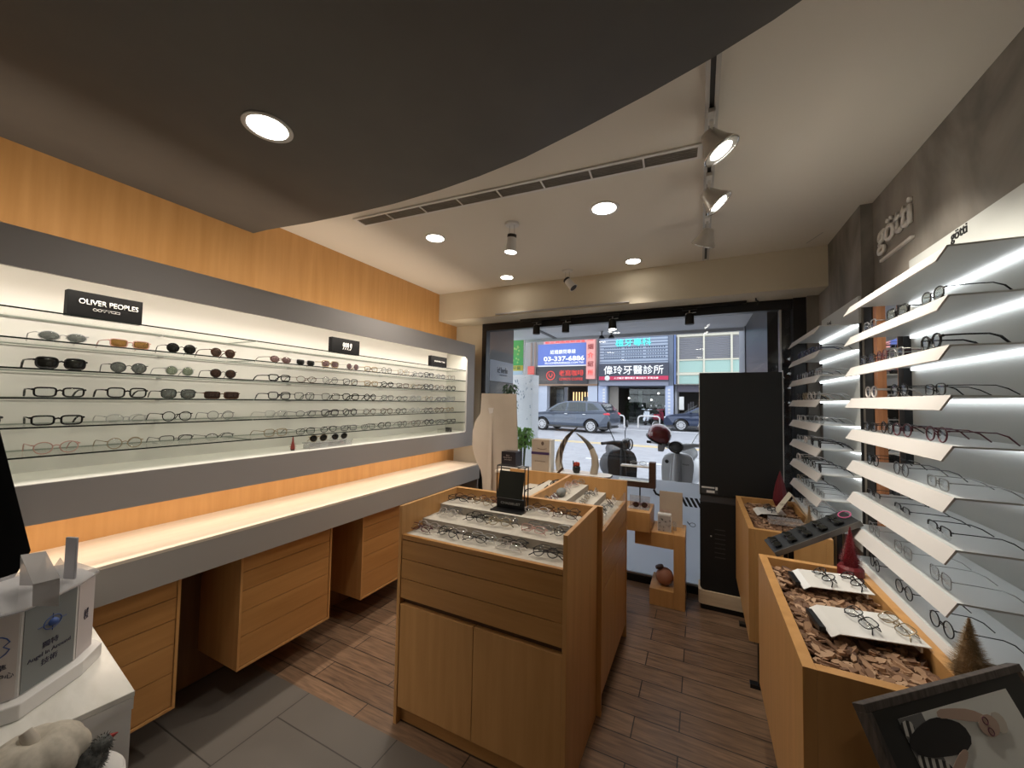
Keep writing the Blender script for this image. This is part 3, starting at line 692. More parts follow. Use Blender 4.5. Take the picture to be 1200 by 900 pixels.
def z_stand():
    t = thing('display_stand', 'maple block stand shaped like a bent letter with steps by the window', 'display stand', (-.25, 3.3, 0))
    b = M['maple']
    MB().box(-.18, -.10, 3.19, 3.50, 0, .55).build('upright', b, t, bevel=.002)
    MB().box(-.462, -.1805, 3.19, 3.50, .44, .55).build('arm', b, t, bevel=.002)
    MB().box(-.352, -.1805, 3.19, 3.50, 0, .123).build('foot', b, t, bevel=.002)
    MB().box(-.62, -.345, 3.14, 3.46, .5505, .70).build('upper_block', b, t, bevel=.002)
    s = thing('vase', 'pink round ball vase with tipped wooden lid on the foot of stand', 'vase', (-.258, 3.30, .1235))
    MB().ball((-.250, 3.30, .189), .065, .065, .065, 24, 14).build('body', mat('salmon ceramic', (.42, .19, .12), .5), s, True)
    l = MB(); l.x = Matrix.Translation((-.285, 3.29, .249)) @ Euler((0, -.35, 0)).to_matrix().to_4x4()
    l.lathe([(.030, 0), (.032, .006), (.030, .018), (.012, .022)], (0, 0, 0), 20); l.build('lid', M['walnut'], s, True)
    c = thing('mirror_card', 'tall beige frosted panel standing on the arm of stand', 'panel', (-.2, 3.42, .5505))
    p = MB(); p.x = Matrix.Translation((-.21, 3.40, .5510)) @ Euler((-.08, 0, 0)).to_matrix().to_4x4()
    p.box(-.09, .085, -.004, .004, 0, .275); p.build('panel', mat('beige panel', (.52, .42, .32), .35), c, bevel=.002)
    k = thing('photo_box', 'small white box printed with grey figures on the stand arm', 'box', (-.245, 3.27, .5505))
    MB().box(-.298, -.200, 3.235, 3.29, .551, .685).build('body', M['whitegloss'], k, bevel=.001)
    def fig():
        m = mat('speckled print', (.5, .47, .44), .4); nt, b, N = nodes(m)
        tc = N('ShaderNodeTexCoord'); no = N('ShaderNodeTexNoise'); no.inputs['Scale'].default_value = 32; no.inputs['Detail'].default_value = 3
        nt.links.new(tc.outputs['Object'], no.inputs['Vector']); r = ramp(nt, no.outputs['Fac'], [(.36, (.04, .04, .04)), (.44, (.42, .38, .35)), (.7, (.50, .46, .43))]); nt.links.new(r.outputs[0], b.inputs['Base Color']); return m
    MB().box(-.294, -.204, 3.2340, 3.2348, .556, .672).build('print', fig(), k)
    glasses(('round', 'pink', 'lens', .0014), (-.245, 3.26, .6855), 0, 'standing on the small white printed box', 'eyewear on the window stand', folded=True, sc=.6)
    h = thing('card_holder', 'small clear upright holder beside the printed white box', 'holder', (-.175, 3.30, .5505))
    MB().box(-.192, -.165, 3.30, 3.31, .551, .62).build('plate', M['acrylic'], h)
    glasses(('round', 'burgundy', 'lens_brown', .002), (-.43, 3.25, .7065), .2, 'on upper block of the window stand', 'eyewear on the window stand', folded=True)
    a = thing('clear_riser', 'clear block holding red sunglasses on the upper stand block', 'riser', (-.43, 3.25, .7005))
    MB().box(-.52, -.36, 3.21, 3.29, .7008, .706).build('plate', M['acrylic'], a)
    MB().box(-.52, -.36, 3.30, 3.305, .7008, .79).build('back', M['acrylic'], a)
    r = thing('glasses_rack', 'dark walnut bracket rack with white ledge holding silver glasses', 'rack', (-.44, 3.40, .7005))
    MB().box(-.375, -.325, 3.33, 3.40, .85, 1.06).build('post', M['walnut'], r, bevel=.001)
    MB().box(-.62, -.3755, 3.33, 3.40, .85, .895).build('arm', M['walnut'], r, bevel=.001)
    MB().box(-.60, -.3755, 3.33, 3.40, 1.012, 1.024).box(-.62, -.3755, 3.325, 3.3995, .8955, .9015).build('ledge', M['whitegloss'], r)
    MB().tube([(-.45, 3.38, .849), (-.45, 3.38, .705)], .006, 8).box(-.49, -.41, 3.34, 3.42, .7008, .7045).build('foot', M['black'], r)
    glasses(('oval', 'silver', 'lens', A), (-.46, 3.35, 1.0245), .1, 'on the white ledge of the walnut rack', 'eyewear on the window stand', folded=True)
z_stand()

def kiosk():
    t = thing('kiosk', 'tall matt black kiosk back on rounded plywood base before the window', 'kiosk', (.25, 3.38, 0))
    y0, y1 = 3.31, 3.44
    MB().box(-.001, .532, y0, y1, .852, 1.789).build('upper_body', M['blackpanel'], t, bevel=.003)
    MB().box(.003, .528, y0 + .006, y1, .80, .851).build('seam_band', mat('graphite', (.06, .06, .065), .35), t)
    c = [(.0, .799), (.0, .19)] + [(.035 - .035 * math.cos(a), .178 - .035 * math.sin(a)) for a in [PI / 2 * i / 5 for i in range(6)]] + [(.495 + .035 * math.sin(a), .178 - .035 * math.cos(a)) for a in [PI / 2 * i / 5 for i in range(6)]] + [(.53, .799)]
    MB().prism(c[::-1], y0 + .001, y1, 'y').build('lower_body', M['blackpanel'], t)
    v = MB()
    for k in range(7): v.box(.10, .17, y0 - .001, y0 + .0009, .60 - k * .034, .606 - k * .034)
    v.build('vent', M['darkgrey'], t)
    MB().ball((.075, y0, .55), .006).build('lock', M['steel'], t, True)
    MB().box(.008, .122, y0 - .0015, y0 - .0002, .868, .925).build('label_plate', M['darkgrey'], t)
    MB().box(.045, .10, y0 - .0028, y0 - .0016, .874, .892).box(.012, .10, y0 - .0028, y0 - .0016, .908, .918).box(.105, .12, y0 - .0028, y0 - .0016, .898, .92).build('label_print', M['paper'], t)
    MB().box(-.006, -.0015, y0 + .01, y1, .852, 1.785).box(.533, .539, y0 + .01, y1, .2, 1.80).build('edge_strip', M['white'], t)
    b = [(-.012 + .03 - .03 * math.cos(a), y0 - .012 + .03 - .03 * math.sin(a)) for a in [PI / 2 * i / 6 for i in range(7)]] + [(.52 + .025 * math.sin(a), y0 - .012 + .03 - .03 * math.cos(a)) for a in [PI / 2 * i / 6 for i in range(7)]] + [(.545, 3.48), (-.012, 3.48)]
    MB().prism(b, .042, .142).build('base', M['plywood'], t, bevel=.001)
    MB().box(.005, .53, y0 + .004, 3.47, 0, .0415).build('foot', M['black'], t)
kiosk()

# ================================================================= RIGHT WALL UNITS
def wall_unit(y0, y1, py0, py1, xw, xs, zt, n, label, tip, ptop):
    t = thing('wall_shelf_unit', label, 'shelf unit', (xw, (y0 + y1) / 2, .78))
    MB().box(xw - .010, xw, py0, py1, .78, ptop).build('back_panel', M['panelwhite'], t)
    dz = (zt - (.897 if tip else .897)) / (n - 1)
    zs = []
    for i in range(n):
        z = zt - dz * i; zs.append(z)
        s = MB().box(xs, xw - .0105, y0, y1, z - .005, z)
        o = s.build('shelf', M['shelfwhite'], t)
        l = MB(); a = [(xs, z), (xs - .024, z - .042), (xs - .020, z - .044), (xs + .004, z - .004)]
        vs = [(x, y0, q) for x, q in a] + [(x, y1, q) for x, q in a]
        l.add(vs, [(3, 2, 1, 0), (4, 5, 6, 7), (0, 1, 5, 4), (1, 2, 6, 5), (2, 3, 7, 6), (3, 0, 4, 7)])
        l.build('lip', M['lipwhite'], o)
        MB().box(xw - .026, xw - .0108, y0 + .004, y1 - .004, z - .016, z - .0055).build('led_strip', M['led'], o)
    br = MB()
    for z in zs: br.box(xw - .016, xw, py1, py1 + .022, z - .03, z + .012)
    br.build('bracket', M['blackmatt'], t)
    return zs
zs1 = wall_unit(1.455, 2.215, 1.30, 2.245, XR, .612, 2.000, 9, 'large white lit wall shelf unit of nine ledges beside the mirror', True, 2.192)
zs2 = wall_unit(2.66, 3.36, 2.665, 3.36, .783, .600, 2.000, 9, 'white lit wall shelf unit of nine ledges next to the shop window', False, 2.15)
def right_eyewear():
    rg = random.Random(21)
    looks = ['black', 'dark', 'black', 'burgundy', 'dark', 'tortoise', 'silver', 'black', 'grey']
    sh = ['second', 'third', 'fourth', 'fifth', 'sixth', 'seventh', 'eighth', 'lowest']
    for r in range(8):
        z = zs1[r + 1] + .0008
        ys = [1.585, 1.815, 2.06]
        if r == 1: ys = [1.60, 1.83, 1.95, 2.09]
        if r == 3: ys = [1.585, 1.80, 1.92, 2.08]
        for k, y in enumerate(ys):
            st = rg.choice(['round', 'panto', 'panto', 'square', 'rect']) ; fm = rg.choice(looks)
            sp = (st, fm, 'lens', A if r > 3 else rg.choice([.002, K, A]))
            if r == 0 and k == 0: sp = ('aviator', 'black', 'lens_grey', .002)
            if r == 1 and k == 0: sp = ('panto', 'black', 'lens', K)
            if r == 0 and k == 1: sp = ('way', 'black', 'lens_grey', K)
            if r == 2 and k == 2: sp = ('round', 'clear', 'lens', K)
            if r == 3 and k < 2: sp = ('panto', 'burgundy', 'lens', .002)
            if r == 5: sp = (('rect', 'dark', 'lens', A, 1))
            if r == 6: sp = (('square', 'silver', 'lens', .0013))
            if r == 7: sp = ('round', 'dark', 'lens', A)
            w = f'on {sh[r]} ledge, large unit, {ORD[len(ys) - 1 - k]} from mirror'
            glasses(sp, (.632, y, z), -PI / 2 + rg.uniform(-.08, .08), w, 'eyewear on the large white wall unit')
    for r in range(8):
        z = zs2[r + 1] + .0008
        for k, y in enumerate([2.76, 2.92, 3.08, 3.24]):
            sp = (rg.choice(styles), rg.choice(['black', 'dark', 'clear', 'silver', 'grey', 'gold']), 'lens', rg.choice([.002, A, K]))
            if r == 0 and k > 0: sp = ('way', 'blue', 'lens_dark', K)
            w = f'on {sh[r]} ledge, far unit, {ORD[3 - k]} from shop window'
            glasses(sp, (.616, y, z), -PI / 2 + rg.uniform(-.15, .15), w, 'eyewear on the far white wall unit')
right_eyewear()

def wall_mirror():
    t = thing('wall_mirror', 'tall narrow mirror in orange brown wooden frame between the shelf units', 'mirror', (.82, 2.42, .3))
    wd = grain('cherry frame', (.28, .12, .055), (.38, .17, .08), (3, 3, 1), .4, 6)
    MB().box(.812, XR - .001, 2.311, 2.503, .3, 2.13).build('mirror_plate', M['mirror'], t)
    MB().box(.795, XR - .001, 2.504, 2.548, .3, 2.13).box(.802, XR - .001, 2.302, 2.3105, .3, 2.13).build('frame', wd, t, bevel=.001)
wall_mirror()
p_ = tag(MB().box(.800, XR - .001, 2.248, 2.300, .3, 2.14).build('black_panel', M['blackmatt']), 'narrow black upright strip between large unit and mirror', 'panel')
p_ = tag(MB().box(.772, .7825, 2.655, 2.664, .3, 2.0).box(.79, XR - .001, 2.549, 2.649, .3, 2.14).build('black_panel', M['blackmatt']), 'black upright strip between wooden mirror frame and far unit', 'panel')

# lettering on the concrete and on the panels
lm = mat('pale raised letters', (.78, .74, .69), .5)
gl = thing('wall_lettering', 'large pale raised brand lettering with underline on concrete wall', 'sign', (XR, 2.4, 2.3))
text('letters', 'götti', lm, gl, (XR - .008, 2.395, 2.395), '-x', .345, .155, .012, bold=.02)
MB().box(XR - .014, XR - .001, 2.215, 2.535, 2.283, 2.295).build('underline', lm, gl)
for y, w, h, x, z, lab in ((1.885, .095, .045, XR - .0115, 2.166, 'small black brand lettering atop the large wall unit'), (3.205, .125, .048, .783 - .0115, 2.085, 'small black brand lettering atop the far wall unit')):
    g2 = thing('small_lettering', lab, 'sign', (x, y, z), group='small lettering on unit panels')
    text('letters', 'götti', M['blackmatt'], g2, (x, y, z), '-x', w, h, .002, bold=.02)

# ================================================================= PLANTERS
def chipmat():
    m = mat('bark chips', (.3, .18, .1), .75); nt, b, N = nodes(m)
    g = N('ShaderNodeNewGeometry'); r = ramp(nt, g.outputs['Random Per Island'], [(0, (.10, .05, .03)), (.35, (.22, .12, .07)), (.7, (.36, .21, .12)), (1, (.50, .33, .21))])
    nt.links.new(r.outputs[0], b.inputs['Base Color']); return m
M['chips'] = chipmat()
def planter(y0, y1, zt, zb, label, seed, clabel):
    x0, x1 = .236, .60
    t = thing('planter_box', label, 'planter', (.42, (y0 + y1) / 2, 0), group='raised maple planter boxes')
    w = .030
    MB().box(x0, x0 + w, y0, y1, zb, zt).build('side_panel', M['maple'], t, bevel=.001)
    MB().box(x1 - w, x1, y0, y1, zb, zt).build('side_panel', M['maple'], t, bevel=.001)
    MB().box(x0 + w + .0002, x1 - w - .0002, y0, y0 + w, zb, zt).build('end_panel', M['maple'], t, bevel=.001)
    MB().box(x0 + w + .0002, x1 - w - .0002, y1 - w, y1, zb, zt).build('end_panel', M['maple'], t, bevel=.001)
    MB().box(x0 + w, x1 - w, y0 + w, y1 - w, zb + .01, zt - .055).build('bed', M['maple_dark'], t)
    l = MB()
    for x in (x0 + .06, x1 - .06):
        for y in (y0 + .09, y1 - .09): l.box(x - .012, x + .012, y - .012, y + .012, .02, zb)
    l.build('leg', M['black'], t)
    f = MB()
    for y in (y0 + .09, y1 - .09): f.box(x0 + .01, x1 - .04, y - .02, y + .02, .0, .0198)
    f.build('foot_bar', M['black'], t)
    rr = random.Random(seed); c = MB()
    for i in range(900):
        L, W, H = rr.uniform(.010, .030), rr.uniform(.006, .013), rr.uniform(.002, .005)
        x = rr.uniform(x0 + w + .02, x1 - w - .02); y = rr.uniform(y0 + w + .02, y1 - w - .02)
        z = zt - .046 + rr.uniform(0, .018)
        c.x = Matrix.Translation((x, y, z)) @ Euler((rr.uniform(-.45, .45), rr.uniform(-.4, .4), rr.uniform(0, PI))).to_matrix().to_4x4()
        k = [(L, rr.uniform(-.3, .3) * W), (L * .5, W), (-L * .6, W * rr.uniform(.6, 1)), (-L, 0), (-L * .5, -W), (L * .6, -W * rr.uniform(.6, 1))]
        c.prism(k, -H, H)
    tag(c.build('bark_chips', M['chips']), clabel, 'bark chips', kind='stuff')
planter(1.245, 2.07, .880, .315, 'raised maple planter of bark chips holding two white card stands', 1, 'brown bark chips filling the planter with two white card stands')
planter(2.46, 3.285, .880, .285, 'raised maple planter of bark chips beside the black kiosk', 2, 'brown bark chips filling the planter beside the kiosk')

def card_stand(cx, cy, rz, specs, label, w, d, where, z=.868, clip=True):
    t = thing('card_stand', label, 'display stand', (cx, cy, z), rz, group='bent white card stands on bark chips')
    Mx = Matrix.Translation((cx, cy, z)) @ Euler((0, 0, rz)).to_matrix().to_4x4()
    b = MB(); b.x = Mx
    # bent plate: slopes down toward local -x, folded lip
    prof = [(-w / 2, .012), (w / 2, .020), (w / 2, .023), (-w / 2, .015), (-w / 2 - .022, .001), (-w / 2 - .019, -.001)]
    b.prism(prof, -d / 2, d / 2, 'y'); b.build('plate', M['whitegloss'], t, bevel=.0008)
    b = MB(); b.x = Mx; b.box(w / 2 - .02, w / 2 - .015, -d / 2 + .01, d / 2 - .01, 0, .0185); b.build('support', M['white'], t)
    if clip:
        b = MB(); b.x = Mx; b.box(-w / 2 - .040, -w / 2 - .023, -d / 2 + .03, d / 2 - .03, -.004, .012); b.build('clip', M['black'], t, bevel=.002)
    for i, (sp, u) in enumerate(specs):
        p = Mx @ Vector((u, -.01, .030))
        glasses(sp, p, rz - PI / 2 + .15, f'{where}, {"by clip" if i == 0 else "away from clip"}', 'eyewear on the bark chip card stands', tilt=-1.05, folded=True, sc=.95)
card_stand(.455, 1.875, .06, [(('round', 'black', 'lens', .0018), -.05), (('round', 'black', 'lens', .0018), .035)], 'white bent card stand with black clip beside red bristle tree', .185, .165, 'on card stand beside the red tree')
card_stand(.462, 1.560, .10, [(('square', 'dark', 'lens', A), -.04), (('square', 'gold', 'lens', A), .045)], 'white bent card stand with black clip nearer the framed photograph', .205, .175, 'on card stand near the framed photo')
card_stand(.40, 2.90, .05, [(('way', 'black', 'lens', .002), -.03)], 'white card stand with black frame sample in the planter beside kiosk', .13, .16, 'on card stand in planter beside kiosk', clip=False)
def small_boxes():
    t = thing('sample_blocks', 'low clear sample block on bark chips before the white card', 'block', (.44, 2.72, .868))
    MB().box(.36, .52, 2.66, 2.74, .8685, .895).build('block', M['acrylic'], t)
    h = thing('tent_card', 'pale folded tent card standing on bark chips near gold tree', 'card', (.50, 2.84, .868))
    def sheet(a, b, d=.05):
        (x0, z0), (x1, z1) = a, b
        return MB().add([(x0, 2.80, z0), (x1, 2.80, z1), (x1, 2.80 + d * 2, z1), (x0, 2.80 + d * 2, z0), (x0 + .003, 2.80, z0), (x1 + .003, 2.80, z1), (x1 + .003, 2.80 + d * 2, z1), (x0 + .003, 2.80 + d * 2, z0)],
                        [(0, 1, 2, 3), (7, 6, 5, 4), (0, 4, 5, 1), (1, 5, 6, 2), (2, 6, 7, 3), (3, 7, 4, 0)])
    sheet((.418, .900), (.490, 1.015)).build('front_leaf', mat('ivory card', (.66, .60, .48), .6), h)
    sheet((.4935, 1.015), (.560, .900)).build('rear_leaf', mat('ivory card back', (.66, .60, .48), .6), h)
    text('lettering', 'OPTIC', mat('faint print', (.3, .26, .2), .7), h, (.450, 2.80 - .0005, .955), '-y', .04, .012, .0006)
small_boxes()
bristle_tree('christmas_tree', 'dark red bristle tree on red base in planter behind card stand', (.540, 2.00, .866), .20, .042, M['redtree'], mat('red tree base', (.14, .008, .012), .5), 1500, .050, .042)
bristle_tree('christmas_tree', 'dull gold bristle tree at the planter corner beside framed photograph', (.598, 1.375, .866), .165, .052, M['goldtree'], M['walnut'], 2200, .02)
bristle_tree('christmas_tree', 'small gold bristle tree near the folded tent card', (.545, 2.665, .866), .125, .030, M['goldtree'], M['walnut'], 700, .012)
rt = thing('cone_tree', 'dark red smooth folded cone tree in planter beside kiosk', 'tree', (.490, 3.17, .866))
MB().lathe([(.030, 0), (.044, .035), (.040, .08), (.026, .15), (.010, .205), (.002, .235)], (.49, 3.17, .8665), 9).build('cone', mat('red felt', (.12, .008, .015), .6), rt)

def sunglass_tray():
    t = thing('sunglasses_tray', 'long tilted black tray of sunglasses resting across the planters', 'tray', (.45, 2.22, .9))
    # tray rises toward +x ; local frame: u along slope, v along y
    ang = -math.atan2(.149, .26)
    Mx = Matrix.Translation((.305, 2.10, .876)) @ Euler((.02, ang, .10)).to_matrix().to_4x4()
    L, W = .36, .165
    b = MB(); b.x = Mx; b.box(0, L, 0, W, 0, .012); b.build('board', mat('graphite tray', (.022, .024, .026), .45), t, bevel=.003)
    b = MB(); b.x = Mx; b.box(0, L, -.006, -.0005, -.008, .014); b.build('front_edge', mat('worn metal edge', (.16, .15, .14), .4, .6), t)
    b = MB().box(.56, .58, 2.14, 2.16, .3, 1.0).box(.56, .58, 2.25, 2.27, .3, 1.0).box(.36, .38, 2.14, 2.16, .3, .89).box(.36, .38, 2.25, 2.27, .3, .89); b.build('leg', M['black'], t)
    MB().box(.35, .60, 2.12, 2.34, .0, .30).build('pedestal', M['blackmatt'], t)
    for i in range(5):
        p = Mx @ Vector((.05 + i * .066, .075, .019))
        o = glasses(('way', 'black', 'lens_dark', .002), p, 0, f'on tilted tray, {ORD[i]} from its low end', 'sunglasses on the tilted tray', folded=True, sc=.85)
        o.rotation_euler = (Mx.to_3x3() @ Euler((-1.25, 0, 1.57)).to_matrix()).to_euler()
    p = Mx @ Vector((.345, .10, .014)); s = MB(); s.x = Matrix.Translation(p) @ Euler((0, ang, 0)).to_matrix().to_4x4()
    s.tube([(.022 * math.cos(a), .045 * math.sin(a), .003) for a in [2 * PI * i / 20 for i in range(20)]], .0025, 6, True)
    tag(s.build('neck_cord', mat('pink cord', (.55, .12, .25), .5)), 'looped pink cord lying at the high end of tray', 'cord')
sunglass_tray()

def framed_photo():
    t = thing('framed_photograph', 'dark framed photograph of seated person in striped skirt lying tilted', 'picture', (.55, 1.2, .8))
    tl = Vector((.248, .930, 1.0)); e = Vector((.751, .660, 0)); d = Vector((.318, -.361, -.877)); d = (d - e * d.dot(e)).normalized()
    nrm = d.cross(e).normalized()
    if nrm.z < 0: nrm = -nrm
    # plane tilted : u along the top edge, v down the picture
    Mx = Matrix(((e.x, -d.x, nrm.x, tl.x), (e.y, -d.y, nrm.y, tl.y), (e.z, -d.z, nrm.z, tl.z), (0, 0, 0, 1))) @ Matrix.Scale(.821, 4) @ Matrix.Translation((.034, -.004, 0))
    L, Hh = .56, .40
    def bx(x0, x1, y0, y1, z0, z1, nm, m, bev=0):
        b = MB(); b.x = Mx; b.box(x0, x1, -y1, -y0, z0, z1); return b.build(nm, m, t, bevel=bev)
    bx(0, L, 0, Hh, -.020, -.0005, 'backing', M['walnut'])
    fm = grain('weathered dark frame', (.035, .028, .024), (.11, .09, .08), (30, 3, 3), .6, 6)
    b = MB(); b.x = Mx; b.box(-.004, L + .004, -.012, .004, -.0215, .005).box(-.004, .012, -Hh, -.0121, -.0215, .005); b.build('frame', fm, t, bevel=.001)
    bx(.0125, L - .02, .0125, Hh, 0, .0015, 'mat_board', mat('charcoal mat', (.025, .026, .026), .5))
    def poly(pts, z, nm, m, smooth=1):
        for _ in range(smooth if nm not in ('print', 'print_floor') else 0):
            pts = [((a[0] * k + c[0] * (1 - k)), (a[1] * k + c[1] * (1 - k))) for a, c in zip(pts, pts[1:] + pts[:1]) for k in (.75, .25)]
        b = MB(); b.x = Mx; b.prism([(x * .84 - .005, -(y - .012) * 1.05) for x, y in pts], z, z + .0006); return b.build(nm, m, t)
    # printed picture, image turned on its side
    poly([(.10, .045), (.56, .045), (.56, .30), (.10, .30)][::-1], .0016, 'print', mat('print pale wall', (.78, .79, .76), .35))
    poly([(.10, .045), (.19, .045), (.19, .30), (.10, .30)][::-1], .0024, 'print_floor', mat('print grey floor', (.16, .16, .16), .5))
    def stripes():
        m = mat('striped skirt print', (.6, .6, .6), .5); nt, b, N = nodes(m)
        tc = N('ShaderNodeTexCoord'); wv = N('ShaderNodeTexWave'); wv.inputs['Scale'].default_value = 26; wv.inputs['Distortion'].default_value = 1.2
        nt.links.new(tc.outputs['Object'], wv.inputs['Vector']); r = ramp(nt, wv.outputs['Fac'], [(.46, (.02, .02, .02)), (.54, (.62, .61, .58))]); nt.links.new(r.outputs[0], b.inputs['Base Color']); return m
    st = stripes()
    poly([(.09, .052), (.135, .049), (.142, .068), (.10, .078)][::-1], .0032, 'print_skirt', st, 1)
    poly([(.098, .100), (.14, .112), (.19, .122), (.215, .15), (.20, .20), (.13, .21), (.105, .15)][::-1], .0032, 'print_skirt', st)
    poly([(.095, .078), (.16, .062), (.22, .056), (.27, .064), (.315, .080), (.32, .108), (.27, .122), (.20, .118), (.14, .112), (.10, .100)][::-1], .0040, 'print_dress', mat('print dark dress', (.018, .018, .02), .5))
    sk = mat('print skin', (.50, .36, .29), .5)
    poly([(.235, .060), (.245, .046), (.30, .050), (.37, .060), (.415, .078), (.405, .088), (.34, .078), (.28, .066)][::-1], .0048, 'print_arm', sk)
    poly([(.185, .140), (.24, .120), (.275, .114), (.28, .124), (.225, .146), (.19, .156)][::-1], .0048, 'print_arm', sk)
    poly([(.365, .088), (.395, .074), (.43, .076), (.448, .092), (.432, .110), (.395, .113), (.37, .103)][::-1], .0052, 'print_face', sk)
    b = MB(); b.x = Mx
    for q in (.084, .103): b.tube([(.400 * .84 - .005 + .008 * math.cos(a), -(q - .012) * 1.05 - .007 * math.sin(a), .0062) for a in [2 * PI * i / 10 for i in range(10)]], .0011, 5, True)
    b.build('print_glasses', mat('print plum', (.12, .03, .06), .5), t)
    poly([(.43, .074), (.465, .076), (.48, .092), (.465, .113), (.43, .111), (.445, .092)][::-1], .0050, 'print_hair', mat('print fair hair', (.62, .57, .50), .5))
    # easel block that carries it
    s = thing('pedestal', 'black pedestal under the framed photograph', 'pedestal', (.50, .9, 0))
    MB().box(.36, .62, .80, 1.02, 0, .66).build('column', M['blackmatt'], s)
framed_photo()

# ================================================================= DESK AND ITEMS (near the camera, at the counter)
DC = Matrix.Translation((-1.365, .514, 0)) @ Euler((0, 0, -.13)).to_matrix().to_4x4()   # corner of the desk, x' toward the aisle
def desk():
    t = thing('marble_desk', 'white desk with pale marble top at the counter end', 'desk', (-1.7, .2, 0), -.13)
    def B(*a): b = MB(); b.x = DC; return b.box(*a)
    B(-.63, 0, -.42, 0, .735, .75).build('top', M['marble'], t, bevel=.002)
    B(-.626, -.004, -.416, -.004, .0, .732).build('body', M['whitegloss'], t, bevel=.002)
    b = B(-.012, .0006, -.418, -.002, .705, .7345); b.build('edge_band', M['white'], t)
desk()
def acrylic_box():
    # octagonal printed tower
    t = thing('brochure_box', 'white printed octagonal counter box with blue emblem on the marble desk', 'display box', (-1.60, .33, .765), -.13)
    P = [(-1.520, .345), (-1.592, .460), (-1.650, .512), (-1.78, .50), (-1.82, .40), (-1.76, .24), (-1.62, .20), (-1.545, .25)]
    z0, z1 = .790, 1.000
    MB().prism(P[::-1] if False else P, z0, z1).build('body', M['white'], t, bevel=.001)
    cx = sum(p[0] for p in P) / 8; cy = sum(p[1] for p in P) / 8
    MB().prism([(cx + (x - cx) * 1.06, cy + (y - cy) * 1.06) for x, y in P], z1 + .0005, z1 + .008).build('rim', M['acrylic'], t, bevel=.001)
    # panels on the faces
    def face(i, j, mt, nm, inset=.004):
        a, b = Vector((*P[i], 0)), Vector((*P[j], 0)); e = (b - a).normalized(); n = Vector((e.y, -e.x, 0))
        m = MB(); w = (b - a).length
        m.x = Matrix(((e.x, n.x, 0, a.x), (e.y, n.y, 0, a.y), (0, 0, 1, 0), (0, 0, 0, 1)))
        m.box(inset, w - inset, .0004, .0016, z0 + .003, z1 - .003)
        m.build(nm, mt, t); return a, e, n, w
    def ink(a, e, n, w, u, z, s, wd, ht, m):
        p = a + e * (w * u) + n * .0022; p.z = z
        return text('lettering', s, m, t, p, rotz=math.atan2(e.y, e.x), width=wd, height=ht, depth=.0006, bold=.02)
    blk = mat('navy print', (.03, .03, .06), .6); blu = mat('blue print', (.05, .10, .30), .5)
    f = face(0, 1, mat('grey green panel', (.20, .215, .215), .5), 'front_panel')
    a, e, n, w = f
    ink(*f, .5, .885, '獨特', .040, .016, blk); ink(*f, .5, .862, 'Angel in Around', .105, .013, blk); ink(*f, .5, .842, '技術', .040, .016, blk)
    b = MB(); c = a + e * (w * .52) + n * .0022; c.z = .935
    b.tube([c + e * (.022 * math.cos(k)) + Vector((0, 0, .016 * math.sin(k))) for k in [2 * PI * i / 20 for i in range(20)]], .0012, 5, True)
    b.tube([c - e * .035, c + e * .035], .0008, 5); b.tube([c - Vector((0, 0, .022)), c + Vector((0, 0, .022))], .0008, 5)
    b.x = Matrix.Translation(c); b.ball((0, 0, 0), .011, .0112, .010); b.build('emblem', blu, t, True)
    # pale neighbour panel
    a, e, n, w = g = face(7, 0, mat('warm white panel', (.62, .56, .53), .5), 'side_panel')
    b = MB(); c = a + e * (w * .60) + n * .0022; c.z = .925
    b.tube([c + e * (.024 * math.cos(k)) + Vector((0, 0, .026 * math.sin(k))) for k in [.35 + (2 * PI - .7) * i / 14 for i in range(15)]] + [c + e * .013], .0015, 5, True)
    b.build('emblem', blu, t)
    ink(*g, .62, .875, '標準', .036, .015, blk); ink(*g, .62, .853, '光學中心', .060, .015, blk)
    g = face(1, 2, mat('pale panel', (.55, .50, .49), .5), 'side_panel')
    ink(*g, .5, .90, '專業', .02, .03, blk)
    MB().prism([(cx + (x - cx) * 1.17 + .01, cy + (y - cy) * 1.13) for x, y in P], .7505, .7895).build('plinth', M['white'], t, bevel=.003)
    # gable shaped clear house on top
    h = thing('clear_stand', 'folded translucent stand on top of the printed counter box', 'stand', (-1.66, .36, 1.009), -.13)
    bl, br_, tr, tl_ = Vector((-1.497, .353, 1.067)), Vector((-1.440, .383, 1.083)), Vector((-1.625, .402, 1.108)), Vector((-1.690, .372, 1.096))
    def leaf(nm, q, off):
        off = Vector(off); m = MB(); m.add(q + [p + off for p in q], [(0, 1, 2, 3), (7, 6, 5, 4), (0, 4, 5, 1), (1, 5, 6, 2), (2, 6, 7, 3), (3, 7, 4, 0)]); return m.build(nm, ac, h)
    dn = lambda p: Vector((p.x - .012, p.y + .004, 1.0092))
    ac = glassy('milky acrylic', (.85, .85, .86), .06, alpha=.55, col=(.60, .58, .57), rough=.2)
    leaf('top_leaf', [bl, br_, tr, tl_], (0, 0, -.003)); leaf('front_leaf', [dn(bl), dn(br_), br_, bl], (-.003, 0, 0)); leaf('rear_leaf', [dn(tl_), dn(tr), tr, tl_], (.003, 0, 0))
    c = thing('name_card', 'upright translucent card in slot beside the folded stand', 'card', (-1.64, .46, 1.009))
    m = MB(); m.x = Matrix.Translation((-1.640, .455, 1.0092)) @ Euler((0, 0, .35)).to_matrix().to_4x4()
    m.box(-.018, .018, -.003, .003, 0, .118); m.build('card', mat('frosted acrylic', (.42, .42, .45), .3), c, bevel=.001)
    m = MB(); m.x = Matrix.Translation((-1.665, .44, 1.0092)) @ Euler((0, 0, .9)).to_matrix().to_4x4()
    m.prism([(-.03, 0), (.03, 0), (0, .06)][::-1], -.002, .002, 'y'); m.build('wedge', M['acrylic'], c)
acrylic_box()

